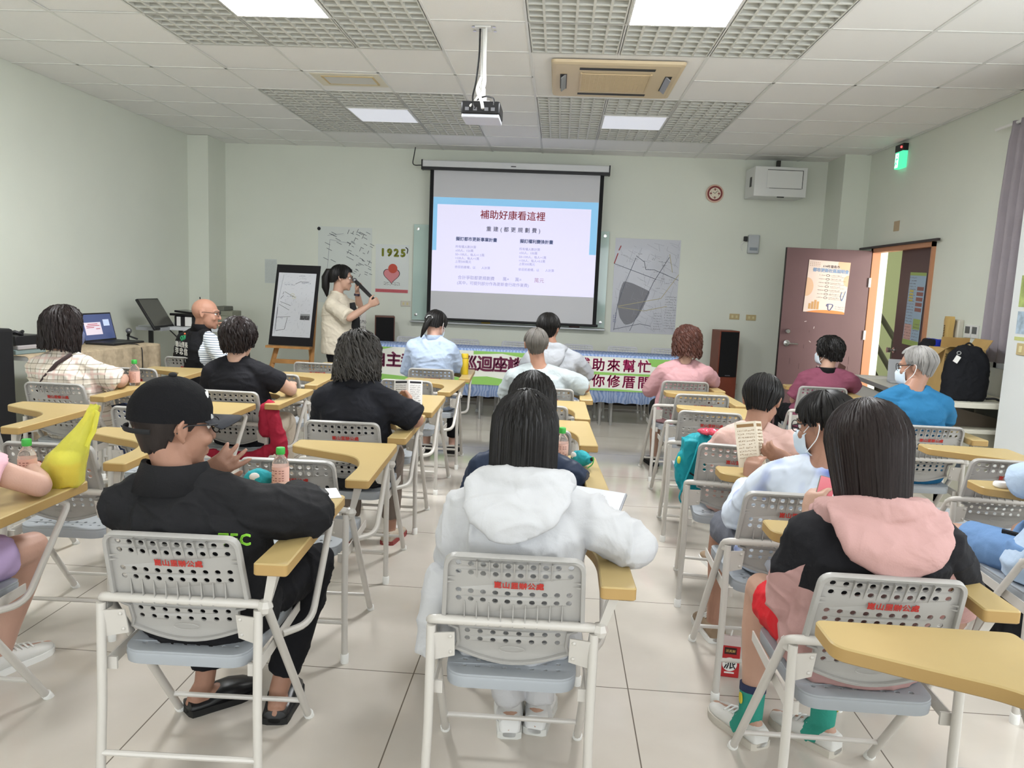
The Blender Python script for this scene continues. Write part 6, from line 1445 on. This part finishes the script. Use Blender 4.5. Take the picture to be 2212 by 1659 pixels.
# ================================================================== small things on the tablets
GLASSB = mat('clear_bottle', 'f3ece8', .05, .5, trans=.92, ior=1.3); PINKL = mat('pink_label', 'dfb3a4', .5, var=.05); GCAP = mat('green_cap', '3fae48', .4); DRINK = mat('pale_pink_drink', 'dcc0b2', .2, trans=.3)
def bottle(label, x, y, z=.7155, s=1.0, tx=None):
    t = thing('drink_bottle', label, 'bottle', (x, y, z), 0, 'green-capped drink bottles on the tablets'); k = .93*s
    MB().lathe([(r*k, h*k) for r, h in ((0, 0), (.026, 0), (.030, .006), (.030, .085), (.029, .10), (.020, .118), (.0125, .128), (.0125, .138), (0, .138))], 24).build('bottle_body', GLASSB, t)
    MB().lathe([(r*k, h*k) for r, h in ((.0305, .018), (.0308, .02), (.0308, .085), (.0305, .087))], 24).build('label_sleeve', PINKL, t)
    MB().lathe([(r*k, h*k) for r, h in ((0, .132), (.0155, .132), (.0160, .136), (.0160, .152), (.0145, .156), (0, .156))], 20).build('screw_cap', GCAP, t)
    f = MB(); rd = random.Random(int(x*100))
    for j in range(6):
        for a in (-70, -50, -30, -10, 15, 35):
            if rd.random() < .75: f.box(-.0035, .0035, -.0004, 0, -.0012, .0012, Matrix.Rotation(R(a), 4, 'Z') @ Matrix.Translation((0, -.0309*k, (.075-.009*j)*k)))
    f.build('label_print', mat('label_ink', '8a5a55', .6), t)
bottle('green-capped pink drink bottle in front of the man in the black cap', -.905, 2.44)
bottle('green-capped pink drink bottle on the plaid-shirt woman\'s tablet', -2.61, 4.53, s=1.1)
bottle('green-capped pink drink bottle beside the yellow plastic bag', -1.735, 2.36, s=1.0)
bottle('green-capped pink drink bottle on the navy-jacket girl\'s tablet', .045, 3.07)
TEAL = fab('teal_pouch_cloth', '2f9aa3', .7, .05)
def pouch(label, x, y, rz=0):
    t = thing('drawstring_pouch', label, 'pouch', (x, y, .7155), R(rz), 'small teal drawstring pouches')
    c = MB(); c.sph((0, 0, .032), (.048, .034, .032), 14); c.sph((.05, .0, .036), (.016, .016, .016), 10); link('pouch', remesh(c, .004, 3, .004, (30, 30, 30), 2), TEAL, t, ang=180)
    c = MB(); c.sph((-.012, -.030, .045), (.017, .006, .014), 12); c.build('white_patch', WHITE, t)
    c = MB(); c.tube(fillet([(.06, 0, .04), (.085, -.01, .06), (.095, -.02, .03), (.075, -.03, .012)], .02), .0025, 5); c.build('drawstring', mat('green_cord', '3f9a4a', .7), t); c = MB(); c.sph((.066, 0, .042), .009, 8); c.build('cord_lock', BLACK, t)
pouch('teal drawstring pouch on the tablet of the man in the black cap', -.985, 2.45, 20); pouch('teal drawstring pouch beside the plaid-shirt woman\'s bottle', -2.69, 4.50, -70); pouch('teal drawstring pouch on the navy-jacket girl\'s tablet', .125, 3.02, -50)
# yellow carrier bag with a drink cup
t = thing('plastic_bag', 'translucent yellow plastic bag with a drink cup inside on the near left tablet', 'bag', (-1.60, 2.345, .7155))
YB = mat('yellow_film', 'f7f576', .25, .5, trans=.6, ior=1.1, bump=.5, bscale=22)
c = MB(); rings = []
for z, cx, a, b_ in ((.0, 0, .052, .045), (.012, 0, .062, .052), (.06, .0, .070, .056), (.10, .012, .064, .05), (.15, .045, .046, .034), (.20, .075, .028, .02), (.235, .092, .017, .012), (.262, .108, .020, .010), (.275, .112, .016, .006)):
    rings.append([(cx+a*math.cos(k*.2618)*(1+.06*math.sin(k*1.7+z*40)), b_*math.sin(k*.2618)*(1+.08*math.sin(k*2.3+z*30)), z+.003*math.sin(k*1.3)) for k in range(24)])
c.loft(rings, caps=True); c.build('bag', YB, t, ang=80)
c = MB(); c.tube([(.10, 0, .262), (.125, -.005, .25), (.112, -.008, .19), (.085, -.01, .14)], .010, 8, flat=(1, .5)); c.build('handle', YB, t)
t = thing('drink_cup', 'cup of pale orange drink inside the yellow plastic bag', 'cup', (-1.597, 2.345, .7175)); MB().lathe([(0, 0), (.034, 0), (.043, .075), (0, .075)], 20).build('cup', mat('orange_drink', 'e2b24d', .4), t); MB().lathe([(.043, .075), (.044, .10), (.043, .104), (0, .104)], 20).build('lid', mat('cup_lid', 'e6e2b0', .3), t)
o = MB().box(-.035, .035, -.075, .075, 0, .009).build('smartphone', BLACK, None, bevel=.004); o.location = (-.80, 2.37, .7225); o.rotation_euler = (0, 0, R(-60)); props(o, 'dark smartphone lying on paper by the elbow of the man in the black cap', 'phone')
o = MB().box(-.09, .09, -.06, .06, 0, .0012).build('paper_sheet', WHITE, None, smooth=False); o.location = (-.785, 2.40, .7158); o.rotation_euler = (0, 0, R(25)); props(o, 'cream paper slip under the dark smartphone on the near left tablet', 'paper')
t = thing('tablet_computer', 'white-faced tablet or notebook propped by the person in the white jacket', 'tablet computer', (.155, 2.42, .725)); t.rotation_euler = (R(32), R(0), R(-22)); MB().box(-.09, .09, -.07, .07, 0, .012).build('case', mat('silver_edge', 'a9abb0', .3, metal=.6), t, bevel=.004); MB().box(-.085, .085, -.066, .066, .012, .0135).build('face', mat('white_face', 'dde0e6', .4), t)
t = thing('earbud_case', 'white rounded earbud case on the tablet at the right edge', 'earbud case', (1.80, 3.05, .7155)); f = MB(); f.loft([[(x*s, y*s, z) for x, y in [(p.x, p.y) for p in fillet([(-.03, -.022, 0), (.03, -.022, 0), (.03, .022, 0), (-.03, .022, 0)], .02, 5, closed=True)]] for s, z in ((.8, 0), (1, .006), (1, .016), (.85, .022))]); f.build('case', WHITEP, t)
t = thing('vacuum_flask', 'yellow insulated flask on a tablet in front of the banner', 'flask', (-.712, 5.93, .7155)); MB().lathe([(0, 0), (.030, 0), (.031, .004), (.031, .12), (.029, .128), (0, .128)], 20).build('flask_body', mat('mustard_yellow', 'c9ab26', .35), t); MB().lathe([(0, .129), (.0285, .129), (.0285, .160), (.026, .165), (0, .165)], 20).build('cap', mat('mustard_yellow', 'c9ab26'), t); MB().lathe([(.029, .1275), (.0295, .1295), (.029, .131), (.0, .131)], 20).build('seam_ring', INK, t)
# juice carton on the floor
t = thing('juice_carton', 'red drink carton standing on the floor beside a chair leg, right of the aisle', 'carton', (.715, 2.76, 0), R(-6)); JR = mat('carton_red', 'b2282c', .45)
MB().box(-.036, .036, -.025, .025, 0, .125).build('body', JR, t, bevel=.002)
f = MB(); f.add([(-.036, -.025, .125), (.036, -.025, .125), (.036, .025, .125), (-.036, .025, .125), (-.036, -.006, .155), (.036, -.006, .155), (.036, .006, .155), (-.036, .006, .155)], [(0, 1, 5, 4), (2, 3, 7, 6), (1, 2, 6, 5), (3, 0, 4, 7), (4, 5, 6, 7)]); f.build('top', mat('carton_silver', 'c9b8b4', .35), t)
MB().tube([(.0, 0, .15), (.004, -.004, .178)], .003, 6).build('straw', WHITEP, t)
f = MB(); f.lathe([(0, 0), (.027, 0), (.027, .0006), (0, .0006)], 22, Matrix.Translation((0, -.0253, .052)) @ M0); f.build('white_disc', WHITE, t); text('carton_character', '派', .046, INK, wallM(0, -.0262, .052), t, bold=.0006)
f = MB(); f.box(-.022, .022, -.0256, -.0252, .092, .118); f.build('dark_crest', mat('crest_dark', '3a1c1a', .5), t); text('crest_lettering', '派其鮮', .012, mat('gold_ink', 'd3b06a', .5), wallM(0, -.0262, .104), t)
f = MB(); f.box(-.018, .018, -.0256, -.0252, .016, .022); f.build('small_label', WHITE, t)

# ---- bags and jackets
TB = fab('teal_nylon', '1f8f9a', .55, .06)
t = thing('backpack', 'teal backpack standing on the seat beside the boy in the pink tee', 'backpack', (.735, 3.70, .448))
c = MB(); c.box(-.085, .085, -.05, .07, .01, .27); c.sph((0, .01, .27), (.08, .055, .03), 12); c.sph((-.09, -.0, .12), (.03, .04, .09), 12); link('bag', remesh(c, .006, 8, .007, (14, 14, 14), 4), TB, t, ang=180)
c = MB(); c.tube(fillet([(-.02, -.06, .27), (-.05, -.075, .16), (-.085, -.075, .05), (-.10, -.06, -.02), (-.06, -.07, -.055), (-.03, -.07, .0), (-.02, -.06, .04)], .04), .011, 7, flat=(.4, 1.4)); c.build('strap', TB, t); MB().tube([(-.06, -.062, .12), (.06, -.062, .05)], .004, 6).build('zip', BLACKM, t)
c = MB(); c.sph((-.105, -.03, .17), (.01, .012, .02), 8); c.build('yellow_tag', mat('tag_yellow', 'd3cf52', .5), t)
t = thing('sweets_packet', 'crinkled red and clear sweets packet on top of the teal backpack', 'packet', (.765, 3.67, .752)); c = MB(); c.sph((0, 0, .014), (.055, .035, .016), 14); link('packet', remesh(c, .004, 2, .006, (40, 40, 40), 3), mat('red_film', 'c94b5e', .25, var=.4, vscale=40), t, ang=180)
RJ = fab('crimson_jacket', '9c2338', .7, .08)
t = thing('red_jacket', 'crimson jacket hanging off the frame of the black-tee woman\'s chair', 'jacket', (-1.57, 4.24, .38))
c = MB(); limb(c, [(-1.60, 4.16, .70), (-1.575, 4.15, .60), (-1.545, 4.14, .48), (-1.53, 4.15, .41)], [.03, .042, .045, .03]); limb(c, [(-1.63, 4.15, .68), (-1.62, 4.14, .55)], [.03, .035]); limb(c, [(-1.99, 4.11, .425), (-1.83, 4.09, .405), (-1.66, 4.11, .415), (-1.57, 4.14, .46)], [.02, .026, .028, .03]); link('jacket', remesh(c, .007, 3, .012, (16, 16, 10), 6), RJ, t, at=t.location, ang=180)
t = thing('black_bag', 'soft black bag on the floor under the denim-shorts person\'s chair', 'bag', (2.07, 3.17, 0)); c = MB(); c.box(-.19, .19, -.12, .12, .01, .26); c.sph((0, 0, .26), (.17, .1, .06), 12); link('bag', remesh(c, .010, 8, .012, (10, 10, 10), 2), fab('black_canvas', '1a1a1c', .8), t, ang=180); MB().tube(fillet([(-.1, -.11, .25), (-.1, -.13, .33), (.1, -.13, .33), (.1, -.11, .25)], .05), .01, 7).build('handle', BLACKM, t)
t = thing('black_garment', 'folded black garment between the seat and back of the polo man\'s chair', 'garment', (-.97, 3.47, .44)); c = MB(); limb(c, [(-1.10, 3.46, .468), (-.95, 3.45, .462), (-.83, 3.46, .475)], [.02, .026, .02]); link('garment', remesh(c, .006, 3, .008, (20, 20, 20), 2), fab('black_canvas', '1a1a1c'), t, at=t.location, ang=180)

# ================================================================== right side
t = thing('curtain', 'grey-mauve pleated curtain hanging at the right beside the white pillar', 'curtain', (3.32, 5.75, 1.0)); L = t.location
f = MB(); rows = []; NP = 84
for z, am, sq in ((2.80, .020, .90), (2.72, .022, .91), (2.66, .028, .93), (2.2, .038, .97), (1.6, .042, 1.0), (1.16, .042, 1.01), (1.15, .040, 1.01), (1.005, .042, 1.02)):
    rows.append([V(3.335 + am*math.sin(k*.52+.3*math.sin(k*.13)) + .004*math.sin(k*1.9+z), 5.30+(.80*k/NP)*sq+(1-sq)*.4, z) for k in range(NP+1)])
f.loft(rows, caps=False, closed=False); o = f.build('curtain', fab('mauve_curtain', 'a19aa0', .9, .05), t, at=L, ang=80); o.modifiers.new('thickness', 'SOLIDIFY').thickness = .003
MB().tube([(3.335, 5.2, 2.785), (3.335, 6.3, 2.785)], .012, 8).build('rail', WHITEP, t, at=L)
CREAM = mat('cream_laminate', 'd3d0c2', .5); OLV = mat('olive_grey_panel', 'aeab9b', .6)
t = thing('shelf_unit', 'cream open shelf unit along the right wall behind the blue tee', 'shelf', (3.05, 6.0, 0)); L = t.location
f = MB(); f.box(2.78, 3.38, 5.46, 6.25, .705, .742); f.build('top', CREAM, t, at=L, bevel=.003); MB().box(2.80, 3.38, 5.48, 6.25, .52, .548).build('shelf', CREAM, t, at=L, bevel=.003)
MB().box(2.80, 3.38, 5.52, 5.54, 0, .52).build('side_panel', OLV, t, at=L); MB().box(2.80, 2.82, 5.52, 6.23, 0, .705).build('side_panel', OLV, t, at=L); MB().box(2.80, 3.38, 6.21, 6.25, .0, .705).build('side_panel', OLV, t, at=L)
f = MB(); f.add([(2.86, 5.62, .549), (3.36, 5.62, .549), (3.36, 5.62, .585), (2.86, 5.62, .70), (2.86, 5.66, .549), (3.36, 5.66, .549), (3.36, 5.66, .585), (2.86, 5.66, .70)], [(0, 1, 2, 3), (7, 6, 5, 4), (0, 4, 5, 1), (1, 5, 6, 2), (2, 6, 7, 3), (3, 7, 4, 0)]); f.build('slanted_panel', mat('brown_board', '5a5044', .7), t, at=L)
KB = fab('black_backpack_cloth', '1c1d21', .85)
t = thing('backpack', 'large black backpack standing on the cream shelf unit', 'backpack', (2.965, 5.56, .742)); 
c = MB(); rings = []
for z, a, b_ in ((0, .135, .07), (.02, .148, .08), (.15, .152, .085), (.27, .145, .08), (.34, .118, .065), (.385, .075, .045), (.40, .03, .02)): rings.append(ell_ring(V(0, .06, z), V(1, 0, 0), V(0, 1, 0), a, b_, 24, 3.2))
c.loft(rings); link('bag', remesh(c, .008, 4, .006, (14, 14, 14), 2), KB, t, ang=180)
f = MB(); f.box(-.0175, .0175, -.004, 0, -.025, .025, Matrix.Translation((-.115, -.022, .30)) @ Matrix.Rotation(R(28), 4, 'Y')); f.build('white_tag', WHITE, t); MB().tube([(-.105-.014*math.cos(a*.7854), -.022, .345+.012*math.sin(a*.7854)) for a in range(9)], .003, 6).build('ring', CHROME, t)
MB().tube(fillet([(.14, .02, .02), (.19, -.01, .03), (.23, .0, .012), (.27, .03, .01)], .03), .014, 7, flat=(.6, 1.2)).build('strap', BLACKM, t)
MB().tube(fillet([(-.03, .06, .395), (0, .06, .42), (.03, .06, .395)], .02), .007, 6).build('grab_handle', BLACKM, t)
CB = mat('corrugated_card', 'b0925c', .8, var=.06, vscale=10)
t = thing('cardboard_carton', 'open brown cardboard carton behind the black backpack', 'carton', (3.0, 5.87, .742)); 
f = MB(); f.box(-.13, .16, -.12, .12, .0, .36); f.build('box', CB, t)
for sx, x0, x1, a in ((-1, -.13, -.13, 40), (1, .16, .16, 8)): f = MB(); f.box(0, .085, -.12, .12, -.002, .002, Matrix.Translation((x0, 0, .36)) @ Matrix.Rotation(R(180-a if sx < 0 else -60), 4, 'Y') ); f.build('flap', CB, t)
f = MB(); f.box(-.05, .16, -.002, .002, 0, .075, Matrix.Translation((0, .12, .36)) @ Matrix.Rotation(R(6), 4, 'X')); f.build('flap', CB, t)
f = MB(); f.box(-.13, .05, -.002, .002, 0, .06, Matrix.Translation((0, -.12, .36)) @ Matrix.Rotation(R(70), 4, 'X')); f.build('flap', CB, t)
for k, c in enumerate('臺南市都更'): text('marker_writing', c, .05, mat('marker_ink', '3c4232', .8), wallM(-.105, -.1215, .30-.055*k), t)
t = thing('wall_telephone', 'tan handset of a wall telephone by the curtain', 'telephone', (3.37, 6.61, 1.2)); TP = mat('tan_phone', 'cbaa68', .4)
MB().box(-.02, .03, -.06, .06, -.10, .10).build('base', mat('cream_base', 'd3cfc0', .4), t, bevel=.01)
f = MB(); f.loft([[V(x-.055, y*w_, z) for x, y in ((-.03, -.05), (.01, -.055), (.03, 0), (.01, .055), (-.03, .05), (-.045, 0))] for z, w_ in ((-.115, .8), (-.09, 1.0), (.0, .8), (.09, 1.0), (.125, .75))]); f.build('handset', TP, t); f = MB()
for k in range(9): f.box(-.103, -.099, -.008, .008, -.07+.014*k, -.062+.014*k)
f.build('index_strip', mat('phone_dark', '4a3a22', .6), t)
for k, yy in enumerate((6.465, 6.36)):
    t = thing('thermostat', ('white thermostat with a grey display next to the telephone', 'white thermostat half hidden by the curtain edge')[k], 'thermostat', (XR, yy, 1.22), R(-90)); MB().box(-.045, .045, -.015, 0, -.06, .045).build('housing', WHITEP, t, bevel=.004); MB().box(-.033, .033, -.018, -.014, -.025, .032).build('display', mat('thermo_grey', '5d6163', .3), t)
BB = fab('royal_blue_nylon', '2536a8', .6)
t = thing('blue_bag', 'black and royal blue bag behind the cardboard carton', 'bag', (2.90, 6.12, .742)); c = MB(); rings = []
for z, a in ((0, .10), (.15, .115), (.28, .10), (.36, .08), (.41, .05)): rings.append(ell_ring(V(.0+z*.12, 0, z), V(1, 0, 0), V(0, 1, 0), a, .09, 18, 2.6))
c.loft(rings); o = link('bag', remesh(c, .009, 4, .006, (12, 12, 12), 4), [BB, KB], t, ang=180)
for p in o.data.polygons: p.material_index = 1 if p.center.x < -.01+p.center.z*.10 else 0
# table by the doorway
t = thing('doorway_table', 'grey-topped folding table beside the doorway with papers on it', 'table', (3.05, 6.85, 0), R(-5)); 
MB().box(-.24, .30, -.52, .55, .69, .72).build('table_top', mat('grey_table', 'c9c9c4', .4), t, bevel=.004); MB().box(-.245, -.235, -.52, .55, .685, .722).build('edge_strip', mat('aluminium', 'b9bcbd'), t)
for x in (-.2, .26):
    for y in (-.46, .5): MB().tube([(x, y, 0), (x, y, .69)], .015, 8).build('leg', METALW, t)
MB().box(-.2, -.19, -.46, .5, .50, .64).build('modesty_panel', mat('grey_table', 'c9c9c4'), t)
o = MB().box(-.15, .15, -.1, .1, 0, .004).build('paper_sheet', WHITE, None, smooth=False); o.location = (2.99, 7.18, .7205); o.rotation_euler = (0, 0, R(-8)); props(o, 'loose white papers on the doorway table near the open door', 'paper')
t = thing('laptop', 'pale laptop lid standing open on the doorway table left of the white-haired man', 'laptop', (3.06, 6.86, .7215), R(-12)); MB().box(-.1, .13, -.14, .02, 0, .015).build('base', mat('silver_lid', 'b9bcc0', .4), t, bevel=.004); f = MB(); f.box(-.1, .13, 0, .008, 0, .19, Matrix.Translation((0, .0, .012)) @ Matrix.Rotation(R(-8), 4, 'X')); f.build('lid', mat('silver_lid', 'b9bcc0'), t, bevel=.003)
t = thing('drink_bottle', 'small water bottle with a black cap on the tablet left of the white-haired man', 'bottle', (2.29, 4.72, .7155)); MB().lathe([(0, 0), (.03, 0), (.031, .06), (.02, .085), (.013, .09), (0, .09)], 18).build('bottle_body', GLASSB, t); MB().lathe([(0, .09), (.018, .09), (.018, .108), (0, .108)], 16).build('screw_cap', BLACK, t)
o = MB().box(-.035, .035, -.005, .005, -.07, .07).build('smartphone', mat('brown_case', '5b3f38', .5), None, bevel=.003); o.location = (2.30, 6.22, .845); o.rotation_euler = (R(-15), R(28), R(15)); props(o, 'brown-cased phone held up at the right hand of the person in maroon', 'phone')
# papers and switch on the white pillar
def pil(nm, label, cat, y, z0, z1, wd, m):
    o = MB().box(-.002, 0, -wd/2, wd/2, z0, z1).build(nm, m, None, smooth=False); o.location = (3.1, y, 0); props(o, label, cat); return o
pil('pillar_notice', 'upper green and brown notice on the white pillar at the right edge', 'notice', 5.19, 1.43, 1.64, .26, mat('green_notice', '9fae6a', .5, var=.5, vscale=14)); pil('pillar_notice', 'lower pale blue notice on the white pillar at the right edge', 'notice', 5.19, 1.25, 1.40, .25, mat('blue_notice', 'a9bccb', .5, var=.3, vscale=20)); pil('pillar_strip', 'thin lime strip under the notices on the white pillar', 'strip', 5.17, 1.205, 1.23, .30, mat('lime_strip', 'c6cc86', .5))
t = thing('light_switch', 'tan light switch low on the white pillar at the right edge', 'switch', (3.1, 5.22, 1.15), R(-90)); MB().box(-.05, .05, -.01, 0, -.04, .04).build('plate', OUTB, t, bevel=.004); MB().box(-.015, .015, -.016, -.009, -.022, .022).build('rocker', SW, t, bevel=.003)
